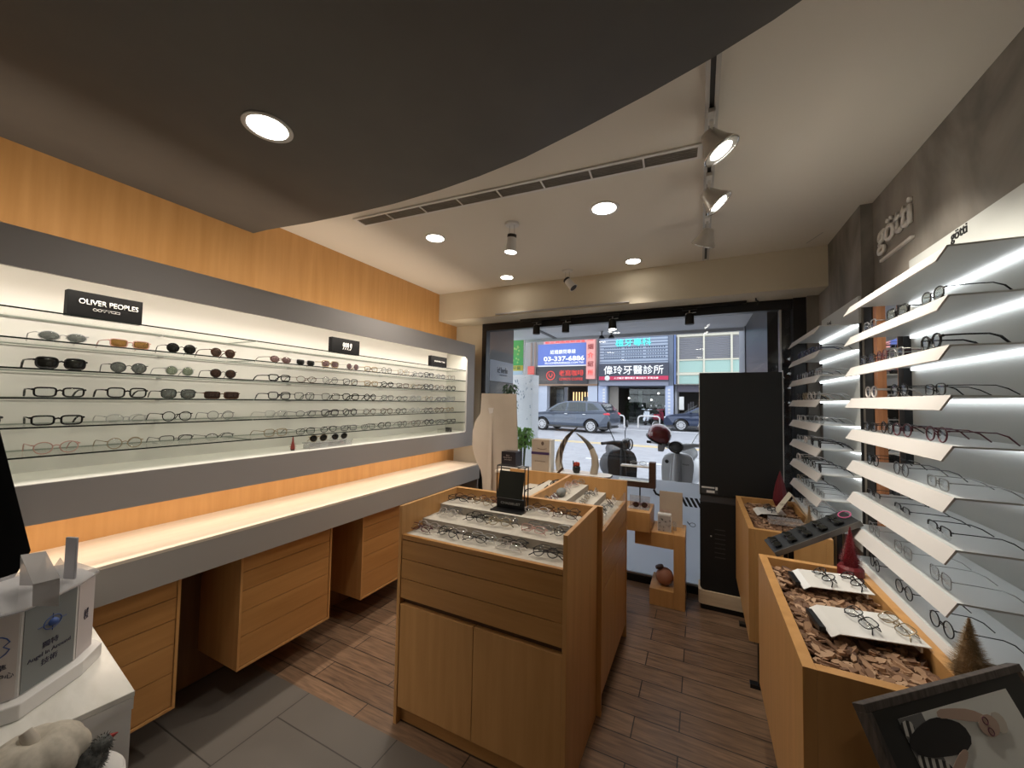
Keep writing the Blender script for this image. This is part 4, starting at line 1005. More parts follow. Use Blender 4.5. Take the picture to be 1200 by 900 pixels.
def slanted_screen():
    t = thing('tablet_screen', 'tall black slanted screen back at the desk beside printed box', 'screen', (-1.98, .20, .75))
    r = [Vector((-1.97, .375, 1.423)), Vector((-1.886, .435, 1.05)), Vector((-1.97, .399, .89))]
    # a slab whose long free edge runs along those points, extending away from the aisle
    b = MB(); back = Vector((-.04, -.42, 0)); th = Vector((-.030, .004, 0))
    pts = [Vector((-2.02, .345, 1.66)), r[0], r[1], r[2], Vector((-2.0, .38, .752))]
    q = [p + back for p in pts]
    A = pts + q[::-1]; n = len(A)
    b.add(A + [p + th for p in A], [tuple(range(n)), tuple(range(n, 2 * n))[::-1]] + [(i, n + i, n + (i + 1) % n, (i + 1) % n) for i in range(n)])
    b.build('panel', M['black'], t)
    MB().box(-2.03, -1.95, .02, .34, .7515, .80).build('foot', M['black'], t)
slanted_screen()

def plush():
    s = thing('side_table', 'low white side table in front of the desk carrying plush toys', 'table', (-1.25, .33, 0))
    MB().lathe([(.115, .665), (.12, .67), (.12, .685), (.115, .69)], (-1.24, .33, 0), 32).build('top', M['white'], s)
    MB().lathe([(.08, 0), (.08, .01), (.015, .02), (.015, .665)], (-1.24, .33, 0), 20).build('stem', M['white'], s)
    p = thing('plush_pumpkin', 'cream plush pumpkin with pinched folds in front of the desk', 'plush toy', (-1.285, .320, .69))
    b = MB(); seg, rings = 60, 18; vs = []
    for i in range(rings + 1):
        th = PI * i / rings
        for k in range(seg):
            a = 2 * PI * k / seg; lob = 1 - .13 * abs(math.cos(a * 4)) ** 6 * math.sin(th) ** .6
            r = .086 * math.sin(th) * lob; z = .060 * math.cos(th) - .020 * math.exp(-((r / .018) ** 2)) * (1 if th < PI / 2 else -0.5)
            vs.append((-1.285 + r * math.cos(a), .320 + r * math.sin(a), .752 + z))
    fs = [(i * seg + k, (i + 1) * seg + k, (i + 1) * seg + (k + 1) % seg, i * seg + (k + 1) % seg) for i in range(rings) for k in range(seg)]
    b.add(vs, fs); b.build('body', grain('cream plush', (.44, .40, .33), (.54, .49, .41), (1, 1, 1), .95, 80), p, True, sharp=False)
    MB().tube([(-1.285, .320, .775), (-1.290, .316, .802), (-1.300, .310, .820)], [.016, .013, .010], 10).build('stem', mat('cream felt', (.52, .47, .40), .95), p, True)
    q = thing('plush_bird', 'grey fluffy toy bird with red beak beside the plush pumpkin', 'plush toy', (-1.20, .375, .69))
    g = MB(); c = Vector((-1.235, .395, .722)); g.ball(c, .028, .028, .028, 16, 10); rr = random.Random(2)
    g.ball(c + Vector((.008, .014, .026)), .018, .018, .017, 14, 8)
    for i in range(700):
        d = Vector((rr.gauss(0, 1), rr.gauss(0, 1), rr.gauss(0, 1))).normalized(); big = rr.random() < .7
        cc = c if big else c + Vector((.008, .014, .026)); R_ = .027 if big else .017
        a = cc + d * R_; s_ = d.orthogonal().normalized() * .0012; tip = cc + d * (R_ + rr.uniform(.004, .009)) + Vector((0, 0, -.002))
        g.add([a - s_, a + s_, tip], [(0, 1, 2)])
    g.build('body', grain('grey fluff', (.06, .062, .06), (.16, .16, .15), (1, 1, 1), .95, 60), q)
    MB().tube([c + Vector((.008, .026, .032)), c + Vector((.014, .038, .036))], [.007, .001], 8).build('beak', mat('red beak', (.32, .02, .015), .5), q)
    MB().ball(c + Vector((-.008, .026, .020)), .006, .004, .009).build('eye', mat('bone', (.5, .45, .38), .5), q, True)
plush()

# ================================================================= CEILING FITTINGS
def spot_light(loc, energy, color, size=.05, angle=150, aim=(0, 0, -1), blend=.6, name='lamp_light', parent=None):
    l = bpy.data.lights.new(name, 'SPOT'); l.energy = energy; l.color = color; l.shadow_soft_size = size; l.spot_size = math.radians(angle); l.spot_blend = blend
    o = bpy.data.objects.new(name, l); C.objects.link(o); o.location = loc
    o.rotation_euler = Vector(aim).to_track_quat('-Z', 'Y').to_euler()
    if parent:
        inv = wm(parent).inverted(); m = inv @ Matrix.LocRotScale(o.location, o.rotation_euler, None); o.parent = parent; o.location = m.to_translation(); o.rotation_euler = m.to_euler()
    return o
E_DL = 40
def downlight(x, y, z, r, label, e=E_DL, col=(1, .93, .83), ang=140):
    t = thing('ceiling_downlight', label, 'ceiling light', (x, y, z), group='recessed round downlights')
    ring = MB(); n = 32; vs = []
    for rr_, zz in ((r, 0), (r, -.004), (r * .93, -.006), (r * .80, -.003), (r * .80, 0)):
        vs += [(x + rr_ * math.cos(2 * PI * k / n), y + rr_ * math.sin(2 * PI * k / n), z + zz) for k in range(n)]
    ring.add(vs, [(i * n + k, i * n + (k + 1) % n, (i + 1) * n + (k + 1) % n, (i + 1) * n + k) for i in range(4) for k in range(n)])
    ring.build('trim_ring', M['white'], t, True)
    MB().lathe([(r * .79, -.0035), (r * .79, -.0005)], (x, y, z), 32).build('diffuser', M['lamp'], t)
    spot_light((x, y, z - .012), e, col, r * .7, ang, blend=1, parent=t, name='light')
downlight(-1.435, .828, ZD, .083, 'round recessed downlight in the dark charcoal dropped ceiling', 20)
downlight(-1.619, 2.063, ZC, .072, 'round recessed downlight between the air grille and wood wall')
downlight(-.484, 2.125, ZC, .082, 'large round recessed downlight near the white lamp track')
downlight(-1.545, 2.999, ZC, .066, 'round recessed downlight nearest the beam on the wood wall side', 20, ang=100)
downlight(-.462, 3.030, ZC, .066, 'round recessed downlight before the beam near the lamp track end', 20, ang=100)

def surface_spot(x, y, aim, lit, label):
    t = thing('surface_spotlight', label, 'spotlight', (x, y, ZC), group='white surface mounted spotlights')
    MB().lathe([(.042, -.012), (.045, -.001)], (x, y, ZC), 24).build('canopy', M['white'], t, True)
    a = Vector(aim).normalized(); p0 = Vector((x, y, ZC - .012)); p1 = p0 + Vector((0, 0, -.075))
    MB().tube([p0 + Vector((-.016, 0, 0)), p1 + Vector((-.018, 0, 0))], .003, 6).tube([p0 + Vector((.016, 0, 0)), p1 + Vector((.018, 0, 0))], .003, 6).tube([p1 + Vector((-.02, 0, 0)), p1 + Vector((.02, 0, 0))], .004, 6).build('bracket', M['chrome'], t)
    q = p1 - a * .015
    MB().tube([q, q + a * .018], .029, 20).build('collar', M['black'], t)
    MB().tube([q + a * .0185, q + a * .095, q + a * .105], [.028, .031, .038], 20).build('head', M['white'], t, True)
    if lit:
        MB().tube([q + a * .1055, q + a * .108], [.035, .035], 20).build('bulb', M['lampcool'], t)
        spot_light(tuple(q + a * .115), 8, (1, .93, .82), .03, 75, a, parent=t, name='light')
    else:
        MB().tube([q + a * .1055, q + a * .1065], .030, 20).build('bulb', M['darkgrey'], t)
surface_spot(-1.044, 2.083, (-.10, .05, -1), True, 'white cylindrical ceiling spotlight pointing straight down, lit')
surface_spot(-.994, 3.037, (.62, -.1, -.75), False, 'small white ceiling spotlight tilted sideways, unlit')

def lamp_track():
    t = thing('lamp_track', 'thin pale metal track on the ceiling carrying bell lamps', 'track', (.041, 2.2, ZC))
    MB().box(.019, .033, 1.215, 3.14, ZC - .028, ZC - .0005).box(.049, .063, 1.215, 3.14, ZC - .028, ZC - .0005).build('rail', mat('track white', (.5, .48, .46), .4), t)
    MB().box(.0332, .0488, 1.215, 3.14, ZC - .020, ZC - .0005).build('slot', M['darkgrey'], t)
    for i, (y, d, lit, lab) in enumerate(((1.55, (.50, .05, -.86), 1, 'big chrome bell lamp hanging nearest on the ceiling track'), (1.98, (.66, .05, -.75), 1, 'middle chrome bell lamp on the ceiling track'), (2.43, (-.35, .45, -.80), 0, 'farthest bell lamp on the track, facing away with vents'))):
        l = thing('track_lamp', lab, 'lamp', (.041, y, ZC - .028), group='bell lamps on the ceiling track')
        a = Vector(d).normalized(); hz = ZC - .085
        MB().box(.029, .053, y - .045, y + .03, ZC - .045, ZC - .0285).build('adapter', M['white'], l, bevel=.002)
        MB().tube([(.041, y, ZC - .045), (.041, y, hz)], .007, 8).tube([(.041, y - .030, hz - .035), (.041, y - .022, hz), (.041, y + .022, hz), (.041, y + .030, hz - .035)], .004, 6).build('yoke', M['chrome'], l)
        p = Vector((.041, y, hz - .030))
        # bell body
        prof = [(.012, -.030), (.026, -.024), (.034, 0), (.046, .030), (.060, .052), (.064, .062)]
        MB().tube([p + a * q for _, q in prof], [r for r, _ in prof], 24, caps=True).build('bell', mat('satin bell', (.50, .47, .43), .35, .3), l, True)
        u = a.orthogonal().normalized(); w = a.cross(u); c = p + a * .064
        MB().tube([c + (u * math.cos(k) + w * math.sin(k)) * .063 for k in [2 * PI * j / 28 for j in range(28)]], .0035, 8, True).build('rim', M['chrome'], l, True)
        if lit:
            MB().tube([p + a * .0625, p + a * .066], [.040, .036], 24).build('bulb', M['lampcool'], l)
            spot_light(tuple(p + a * .08), 30, (1, .93, .80), .035, 80, a, parent=l, name='light')
        else: MB().tube([p + a * .0625, p + a * .066], [.050, .046], 24).build('bulb', M['steel'], l)
lamp_track()

def grille():
    t = thing('air_grille', 'long slim white air conditioning grille set in the ceiling', 'vent', (-.95, 1.73, ZC), .060)
    L0, L1, W = -.965, .965, .052
    Mx = Matrix.Translation((-.95, 1.735, ZC)) @ Euler((0, 0, .060)).to_matrix().to_4x4()
    def B(*a): b = MB(); b.x = Mx; return b.box(*a)
    b = B(L0, L1, -W, -W + .016, -.008, -.0005); b.box(L0, L1, W - .016, W, -.008, -.0005).box(L0, L0 + .02, -W + .016, W - .016, -.008, -.0005).box(L1 - .02, L1, -W + .016, W - .016, -.008, -.0005)
    for k in range(1, 8): x = L0 + (L1 - L0) * k / 8; b.box(x - .004, x + .004, -W + .016, W - .016, -.008, -.0005)
    b.build('frame', M['white'], t)
    b = B(L0 + .02, L1 - .02, -W + .016, W - .016, -.0012, -.0005); b.build('duct', M['darkgrey'], t)
    b = MB(); b.x = Mx
    for k in range(6):
        y = -W + .022 + k * .0125
        b.box(L0 + .02, L1 - .02, y, y + .004, -.007, -.0015)
    b.build('slat', mat('grille slat', (.30, .27, .23), .5), t)
grille()

def window_track():
    t = thing('window_track', 'black track above the shop window carrying small black spotlights', 'track', (-.65, 3.47, 2.36))
    MB().box(-1.62, .33, 3.450, 3.482, 2.340, 2.3615).build('rail', M['black'], t)
    for x, lit, lab in ((-1.445, 0, 'first from the cream front wall'), (-1.145, 0, 'second from the cream front wall'), (-.705, 1, 'the lit one near the middle'), (-.075, 0, 'nearest the black kiosk')):
        l = thing('track_spotlight', f'small black track spotlight above the window, {lab}', 'spotlight', (x, 3.466, 2.34), group='black spotlights on the window track')
        MB().box(x - .055, x + .055, 3.452, 3.480, 2.322, 2.3395).build('adapter', M['black'], l, bevel=.002)
        MB().tube([(x, 3.466, 2.322), (x, 3.466, 2.30)], .006, 8).tube([(x - .03, 3.466, 2.27), (x - .026, 3.466, 2.296), (x + .026, 3.466, 2.300), (x + .05, 3.466, 2.302)], .004, 6).build('yoke', M['steel'], l)
        MB().tube([(x, 3.466, 2.295), (x, 3.466, 2.28), (x, 3.466, 2.205)], [.022, .034, .036], 20).build('head', M['black'], l, True)
        MB().tube([(x, 3.466, 2.2045), (x, 3.466, 2.202)], .031, 20).build('bulb', M['lampcool'] if lit else M['darkgrey'], l)
        if lit: spot_light((x, 3.466, 2.19), 6, (1, .95, .88), .03, 70, (0, -.1, -1), parent=l, name='light')
    h = thing('ceiling_hook', 'small bent black hook under the beam next to the window track', 'hook', (.39, 3.40, 2.36))
    MB().tube([(.385, 3.40, 2.3615), (.387, 3.40, 2.345), (.40, 3.40, 2.335), (.405, 3.40, 2.318), (.395, 3.40, 2.31)], .005, 6).build('hook', M['black'], h)
window_track()
structure(MB().tube([(.648, 3.144, ZC - .001), (.70, 2.98, ZC - .001)], .002, 4).build('trim_3', M['grey']), 'thin ceiling seam')

# ================================================================= LIGHT
def area(name, loc, sx, sy, energy, color, rot):
    l = bpy.data.lights.new(name, 'AREA'); l.shape = 'RECTANGLE'; l.size = sx; l.size_y = sy; l.energy = energy; l.color = color
    o = bpy.data.objects.new(name, l); C.objects.link(o); o.location = loc; o.rotation_euler = rot; return o
area('case_light', (-2.150, 1.40, 2.036), .03, 3.9, 17, (1, .92, .82), (0, -.2, 0))
area('counter_light', (-2.255, 1.40, 1.088), .03, 3.9, 4.2, (1, .87, .76), (0, 0, 0))
area('cove_light', (-2.135, 1.40, 2.080), .03, 3.9, 4.0, (1, .90, .76), (0, 2.3, 0))
for i, x in enumerate((-1.6, 0.0)):  # unseen lamps added behind the camera to brighten framed print and near fronts
    for j, y in enumerate((-.6, -2.0)):
        downlight(x, y, ZD, .083, f'added unseen fill downlight over the {"desk" if i == 0 else "aisle"} side, {"first" if j == 0 else "second"} row behind', 3 if i == 0 else 12)

# world: bright overcast sky
w = bpy.data.worlds.new('world'); bpy.context.scene.world = w; w.use_nodes = True
nt = w.node_tree; bg = nt.nodes['Background']; bg.inputs['Color'].default_value = (.86, .92, 1, 1); bg.inputs['Strength'].default_value = 1.75
# ================================================================= STREET
structure(MB().box(-14, 6, 3.66, 7.0, -.10, -.004).build('pavement', M['pavement']))
structure(MB().box(-40, 25, 7.0, 24.9, -.10, 0).build('street', M['asphalt']))
structure(MB().box(-40, 25, 24.9, 32, -.10, .10).build('far_pavement', M['pavement']))
mk = MB().box(-40, 25, 14.1, 14.25, .0005, .006, 0).box(-40, 25, 14.45, 14.6, .0005, .006, 0).box(-40, 25, 22.4, 22.52, .0005, .006, 1)
for k in range(8): mk.box(-16 + k * 4.4, -13.6 + k * 4.4, 10.3, 10.42, .0005, .006, 1)
structure(mk.build('road_markings', [M['yellow'], M['roadwhite']]))
tile_m = brick('grey wall tile', (.13, .13, .135), (.16, .16, .165), (.09, .09, .09), .3, .10, .5, .004, .4)
M['soffit'] = mat('arcade soffit', (.60, .60, .62), .7)
structure(MB().box(-14, 6, 3.721, 5.50, 2.50, 2.62).box(-14, 6, 5.45, 5.50, 2.46, 2.4999).build('arcade_ceiling', M['soffit']))
structure(MB().box(-2.55, -2.16, 3.73, 4.42, -.004, 2.4999).build('outer_wall_west', mat('outer wall grey', (.16, .16, .165), .5)))
structure(MB().box(.50, 1.6, 3.73, 5.36, -.004, 2.4999).build('outer_wall_east', mat('outer wall black', (.022, .022, .028), .35)))
structure(MB().box(.49, 1.6, 5.361, 6.1, -.004, 2.75).build('outer_pillar', mat('outer pillar grey', (.22, .23, .25), .5)))
structure(MB().add([(-1.99, 4.70, 2.493), (-1.93, 4.70, 2.493), (-1.93, 5.44, 2.493), (-1.99, 5.44, 2.493), (-1.99, 4.70, 2.499), (-1.93, 4.70, 2.499), (-1.93, 5.44, 2.499), (-1.99, 5.44, 2.499)], [(0, 1, 2, 3), (7, 6, 5, 4), (0, 4, 5, 1), (2, 6, 7, 3), (1, 5, 6, 2), (3, 7, 4, 0)]).build('trim_4', M['darkgrey']))
s = thing('shop_sign', 'pale blue grey board with small dark script on outer side wall', 'sign', (-2.12, 4.0, 1.88))
MB().box(-2.155, -2.13, 3.76, 4.36, 1.765, 2.01).build('board', mat('pale blue board', (.52, .58, .70), .5), s)
text('lettering', 'ic! berlin', mat('dark script', (.06, .06, .09), .5), s, (-2.128, 4.07, 1.905), '+x', .26, .07, .002)
text('lettering', 'optician', mat('dark script small', (.12, .12, .16), .5), s, (-2.128, 4.09, 1.845), '+x', .20, .022, .002)
for x in (-1.18, -1.05):
    l = thing('soffit_lamp', f'small black lamp hanging under the arcade ceiling, {"plain one" if x < -1.1 else "wider one beside it"}', 'lamp', (x, 5.1, 2.49), group='two small lamps under the arcade ceiling')
    MB().tube([(x, 5.1, 2.499), (x, 5.1, 2.44)], .006, 8).lathe([(.02, -.05), (.012, -.03), (.03, -.005)], (x, 5.1, 2.499), 12).build('stem', M['steel'], l)
    MB().lathe([(.042, 0), (.030, .03), (.008, .05)], (x, 5.1, 2.395), 16).build('shade', M['black'], l, True)

def leafy(name, label, base, z0, z1, r, n, col, leaf=(.05, .018), cat='potted plant', frond=False, seed=1):
    t = thing(name, label, cat, base); rr = random.Random(seed); x, y, z = base
    MB().lathe([(.10, 0), (.13, .22), (.12, .24), (.11, .22)], base, 20).build('pot', mat('terracotta grey', (.30, .30, .30), .7), t, True)
    st = MB(); lf = MB()
    for k in range(7):
        a = rr.uniform(0, 6.28); st.tube([(x, y, z + .2), (x + .4 * r * math.cos(a), y + .4 * r * math.sin(a), (z0 + z1) / 2), (x + r * math.cos(a), y + r * math.sin(a), z1 - rr.uniform(0, .1))], [.008, .006, .003], 5)
    st.build('stem', mat('green stem', (.10, .13, .05), .7), t)
    for k in range(n):
        a = rr.uniform(0, 6.28); rad = r * rr.uniform(.2, 1.1); p = Vector((x + rad * math.cos(a), y + rad * math.sin(a), rr.uniform(z0, z1)))
        L, W = leaf[0] * rr.uniform(.7, 1.3), leaf[1] * rr.uniform(.7, 1.3)
        lf.x = Matrix.Translation(p) @ Euler((rr.uniform(-.6, .6), rr.uniform(.2, 1.4), a)).to_matrix().to_4x4()
        lf.add([(0, 0, 0), (L * .5, W, .004), (L, 0, -.006), (L * .5, -W, .004), (L * .5, 0, -.004)], [(0, 4, 1), (4, 2, 1), (0, 3, 4), (4, 3, 2)])
    lf.build('foliage', mat('leaf green ' + name, col, .5), t)
leafy('potted_shrub', 'light green leafy potted shrub outside the window by the pillar', (-2.10, 4.62, -.004), .95, 1.20, .12, 260, (.30, .55, .12), (.06, .024), seed=5)
leafy('potted_palm', 'dark green palm like plant against the outer side wall', (-1.98, 3.98, -.004), 1.48, 1.74, .045, 130, (.05, .16, .05), (.075, .014), seed=8)

pil = thing('poster_pillar', 'white pillar with scattered text strips and a green sign above', 'pillar', (-2.37, 5.25, 0))
MB().box(-2.56, -2.20, 5.15, 5.40, -.004, 1.93).build('panel', mat('white poster board', (.80, .82, .84), .6), pil)
rr = random.Random(5); b = MB()
for i in range(46): x = rr.uniform(-2.54, -2.22); z = rr.uniform(.7, 1.88); b.box(x, x + rr.uniform(.006, .016), 5.1460, 5.1495, z, z + rr.uniform(.01, .035))
b.build('print', mat('grey blue print', (.30, .38, .46), .6), pil)
MB().box(-2.555, -2.36, 5.16, 5.20, 2.07, 2.45).build('green_board', mat('green sign', (.10, .55, .14), .5), pil)
MB().box(-2.555, -2.36, 5.155, 5.195, 1.99, 2.0695).build('yellow_board', mat('yellow sign', (.75, .65, .08), .5), pil)
MB().box(-2.55, -2.37, 5.158, 5.1995, 1.932, 1.989).build('blue_board', mat('pale cyan sign', (.55, .75, .88), .5), pil)
MB().box(-2.355, -2.34, 5.16, 5.20, 1.932, 2.45).build('edge', M['white'], pil)
b = MB()
for i in range(12): b.ball((rr.uniform(-2.53, -2.40), 5.157, rr.uniform(2.10, 2.43)), .016, .004, .016, 8, 6)
b.build('green_print', mat('lime print', (.45, .80, .25), .5), pil)
text('lettering', '牙醫', mat('dark green print', (.05, .25, .05), .5), pil, (-2.46, 5.152, 2.03), '-y', .13, .05, .002)

# ---- buildings across the road
FY = 25.5
def building(name, label, x0, x1, h, m, depth=9):
    t = thing(name, label, 'building', ((x0 + x1) / 2, FY + 4, .1)); return t
W_ = mat('pale facade', (.50, .50, .52), .7); dk = mat('dark shop interior', (.035, .032, .03), .7)
def shop_shell(t, x0, x1, zo, h, wall, depth=7):
    # solid upper floors, an open shop below with back and side walls
    MB().box(x0, x1, FY + .02, FY + depth, zo, h).build('upper_floor', wall, t)
    MB().box(x0, x1, FY + 4.0, FY + depth, .1, zo - .001).build('rear_wall', dk, t)
    MB().box(x0, x0 + .12, FY + .6, FY + 3.999, .1, zo - .001).box(x1 - .12, x1, FY + .6, FY + 3.999, .1, zo - .001).build('party_wall', W_, t)
# coffee shop building
t = building('coffee_shop', 'dark coffee shop building with blue phone sign and red lettered band', -11.9, -6.2, 9, None)
shop_shell(t, -11.9, -6.15, 2.70, 9.5, mat('grey facade', (.30, .29, .29), .7))
MB().box(-10.42, -6.84, FY - .16, FY, 3.96, 5.55).build('blue_sign', mat('blue sign face', (.10, .16, .45), .4, emit=.12, ecol=(.15, .22, .7)), t)
MB().box(-10.42, -6.84, FY - .18, FY - .161, 3.96, 4.05).build('sign_edge', M['white'], t)
wt = mat('white sign letters', (.9, .9, .9), .4, emit=.35, ecol=(1, 1, 1))
text('lettering', '結婚顧問專線', wt, t, (-8.55, FY - .20, 4.98), '-y', 1.85, .30, .02, bold=.04)
text('lettering', '03-337-6886', wt, t, (-8.48, FY - .20, 4.50), '-y', 2.95, .34, .02, bold=.05)
text('lettering', 'EU-LOVEMARRIAGE.COM.TW', wt, t, (-8.45, FY - .20, 4.20), '-y', 2.8, .14, .02)
rd = mat('red sign letters', (.75, .05, .04), .4, emit=.3, ecol=(1, .1, .08))
MB().box(-10.0, -6.84, FY - .15, FY, 5.56, 5.98).build('pink_sign', mat('pale pink sign', (.75, .42, .45), .5), t)
text('lettering', '歐亞異國婚姻協會', rd, t, (-8.4, FY - .17, 5.76), '-y', 2.9, .34, .02, bold=.04)
MB().box(-10.6, -6.78, FY - .12, FY, 2.74, 3.955).build('dark_sign', mat('charcoal sign', (.045, .045, .05), .5), t)
text('lettering', '老窩咖啡', rd, t, (-7.95, FY - .14, 3.50), '-y', 1.75, .42, .02, bold=.04)
text('lettering', "LEWO'S COFFEE", rd, t, (-7.95, FY - .14, 3.08), '-y', 1.65, .18, .02)
b = MB(); c = (-9.45, FY - .13, 3.33)
b.tube([(c[0] + .30 * math.cos(a), c[1], c[2] + .30 * math.sin(a)) for a in [2 * PI * i / 20 for i in range(20)]], .03, 6, True)
for k in (-1, 1): b.tube([(c[0] + k * .10, c[1], c[2] + .14), (c[0] + k * .12, c[1], c[2]), (c[0], c[1], c[2] - .14)], .03, 6)
b.build('emblem', rd, t)
MB().box(-6.80, -6.22, FY - .5, FY - .1, 3.05, 6.2).build('vertical_sign', mat('salmon sign', (.78, .34, .30), .5), t)
for i, ch in enumerate('婚姻介紹所'): text('lettering', ch, mat('dark red', (.30, .03, .03), .5) if i % 2 else rd, t, (-6.51, FY - .52, 5.80 - i * .58), '-y', .36, .36, .02, bold=.05)
MB().box(-11.7, -6.15, FY - .10, FY, 2.62, 2.7395).build('lintel', mat('copper strip', (.28, .17, .11), .5), t)
MB().box(-10.45, -9.75, FY, FY + .58, .1, 2.619).box(-6.80, -6.16, FY, FY + .58, .1, 2.619).box(-9.2, -8.95, FY + 2.2, FY + 2.4, .1, 2.6).build('pillar', mat('pale blue pillar', (.48, .52, .62), .5), t)
MB().box(-9.60, -9.05, FY + 1.6, FY + 1.7, .1, 2.4).box(-7.6, -6.9, FY + 2.0, FY + 2.1, .1, 1.9).build('glass_door', mat('dim glass', (.10, .12, .14), .1), t)
b = MB()
for i in range(6): b.box(-8.6 + i * .22, -8.52 + i * .22, FY + 2.5, FY + 2.55, 1.6, 2.25)
b.build('lit_slat', mat('warm lit slats', (1, .7, .35), emit=1.1, ecol=(1, .66, .30)), t)
MB().box(-8.9, -8.75, FY + 1.9, FY + 1.95, 1.0, 1.5).box(-7.95, -7.65, FY + 1.9, FY + 1.95, .9, 1.5).build('notice', M['paper'], t)
for i, (x0, x1, z0, z1, c_) in enumerate(((-11.1, -10.62, 3.0, 4.0, (.60, .10, .08)), (-11.2, -10.7, 1.75, 2.6, (.16, .20, .42)), (-11.2, -10.7, .75, 1.70, (.22, .55, .34)))):
    MB().box(x0, x1, FY - .4, FY - .3, z0, z1).build('side_sign', mat(f'side sign {i}', c_, .5), t)
MB().box(-10.95, -10.85, FY - .3, FY - .2, 2.6, 6.2).box(-10.65, -10.55, FY - .3, FY - .2, 2.6, 6.2).build('drain_pipe', mat('brown pipe', (.25, .19, .16), .6), t)
t = building('corner_house', 'pale house beyond the white poster pillar', -30, -12, 9, None)
MB().box(-30, -11.95, FY + .3, FY + 7, .1, 9).build('wall', W_, t)
b = MB()
for k in range(6):
    for z in (3.4, 6.0): b.box(-29 + k * 2.9, -27.4 + k * 2.9, FY + .24, FY + .299, z, z + 1.5)
b.build('window', mat('house window', (.10, .12, .15), .2), t)
# dental clinic
t = building('dental_clinic', 'blue grey clinic building with white characters and teal top sign', -6.1, -1.4, 9, None)
def louver():
    m = mat('louvered facade', (.25, .30, .38), .5); nt, b, N = nodes(m)
    tc = N('ShaderNodeTexCoord'); sp = N('ShaderNodeSeparateXYZ'); nt.links.new(tc.outputs['Object'], sp.inputs[0])
    mu = N('ShaderNodeMath', operation='MULTIPLY'); mu.inputs[1].default_value = 5.2; fr = N('ShaderNodeMath', operation='FRACT'); nt.links.new(sp.outputs['Z'], mu.inputs[0]); nt.links.new(mu.outputs[0], fr.inputs[0])
    r = ramp(nt, fr.outputs[0], [(.3, (.12, .15, .22)), (.42, (.36, .41, .50))]); nt.links.new(r.outputs[0], b.inputs['Base Color']); return m
shop_shell(t, -6.1, -1.45, 2.62, 9.2, mat('slate facade', (.22, .25, .31), .6))
MB().box(-5.98, -1.76, FY - .10, FY, 4.07, 6.3).build('louver_panel', louver(), t)
te = mat('teal letters', (.10, .70, .66), .4, emit=.5, ecol=(.1, .9, .82))
text('lettering', '植牙專科', te, t, (-3.85, FY - .14, 5.42), '-y', 2.2, .48, .05, bold=.05)
b = MB()
for r_ in range(4):
    for k in range(26):
        if k % 9 == 8: continue
        b.box(-5.7 + k * .148, -5.62 + k * .148, FY - .115, FY - .101, 5.04 - r_ * .21, 5.10 - r_ * .21)
b.build('small_print', mat('navy small print', (.03, .04, .07), .6), t)
MB().box(-5.98, -1.72, FY - .30, FY, 2.90, 4.05).build('name_sign', mat('navy sign', (.055, .06, .085), .5), t)
text('lettering', '偉玲牙醫診所', wt, t, (-3.83, FY - .33, 3.62), '-y', 3.65, .56, .04, bold=.03)
MB().box(-5.98, -1.72, FY - .31, FY - .301, 2.98, 3.22).build('red_stripe', mat('crimson stripe', (.55, .03, .09), .5), t)
MB().lathe([(.13, 0), (.13, .01)], (0, 0, 0), 20) if False else None
b = MB(); b.ball((-5.44, FY - .32, 3.10), .17, .02, .17, 18, 8); b.build('badge', M['white'], t, True)
text('lettering', '人工植牙 隱形矯正 美白貼片 牙周治療', wt, t, (-3.65, FY - .33, 3.10), '-y', 2.7, .13, .02)
MB().box(-5.98, -1.72, FY - .20, FY, 2.62, 2.8995).build('lintel', mat('slate lintel', (.24, .25, .32), .5), t)
MB().box(-6.09, -5.55, FY, FY + .58, .1, 2.619).box(-1.92, -1.46, FY, FY + .58, .1, 2.619).build('pillar', mat('pale blue pillar tall', (.42, .48, .66), .5), t)
b = MB()
for x in (-5.72, -1.70):
    for k in range(8): b.box(x - .07, x + .07, FY - .012, FY - .001, .9 + k * .2, 1.02 + k * .2)
b.build('pillar_print', M['white'], t)
MB().box(-5.5, -4.9, FY + .7, FY + .8, .1, 2.6).build('side_panel', mat('beige panel outer', (.30, .27, .23), .6), t)
b = MB(); b.box(-4.88, -1.95, FY + 2.9, FY + 2.93, .1, 2.5); b.build('shop_glass', glassy('clinic glass', (.75, .80, .78), .06), t)
b = MB().box(-4.1, -2.6, FY + 3.0, FY + 3.6, .1, 1.0).box(-4.6, -4.3, FY + 3.2, FY + 3.4, .1, 1.6).box(-3.0, -2.8, FY + 3.1, FY + 3.3, 1.0, 1.5); b.build('reception', mat('reception grey', (.14, .14, .14), .6), t)
MB().box(-4.0, -3.75, FY + 3.5, FY + 3.55, 1.2, 2.4).box(-3.4, -2.8, FY + 2.9, FY + 2.95, 1.2, 1.55).build('notice', M['paper'], t)
b = MB(); [b.ball((x, FY + 2.5, z), .06) for x, z in ((-4.5, 1.85), (-2.55, 2.2), (-3.0, 1.75))]; b.build('lamp', mat('clinic lamp', (1, 1, 1), emit=3, ecol=(1, 1, .95)), t)
b = MB(); rr = random.Random(9)
for k in range(60): b.ball((rr.uniform(-4.8, -2.2), FY + rr.uniform(3.0, 3.8), rr.uniform(.3, 2.3)), rr.uniform(.05, .16), rr.uniform(.05, .12), rr.uniform(.06, .2), 7, 5)
b.build('indoor_foliage', mat('dull green foliage', (.06, .09, .05), .8), t)
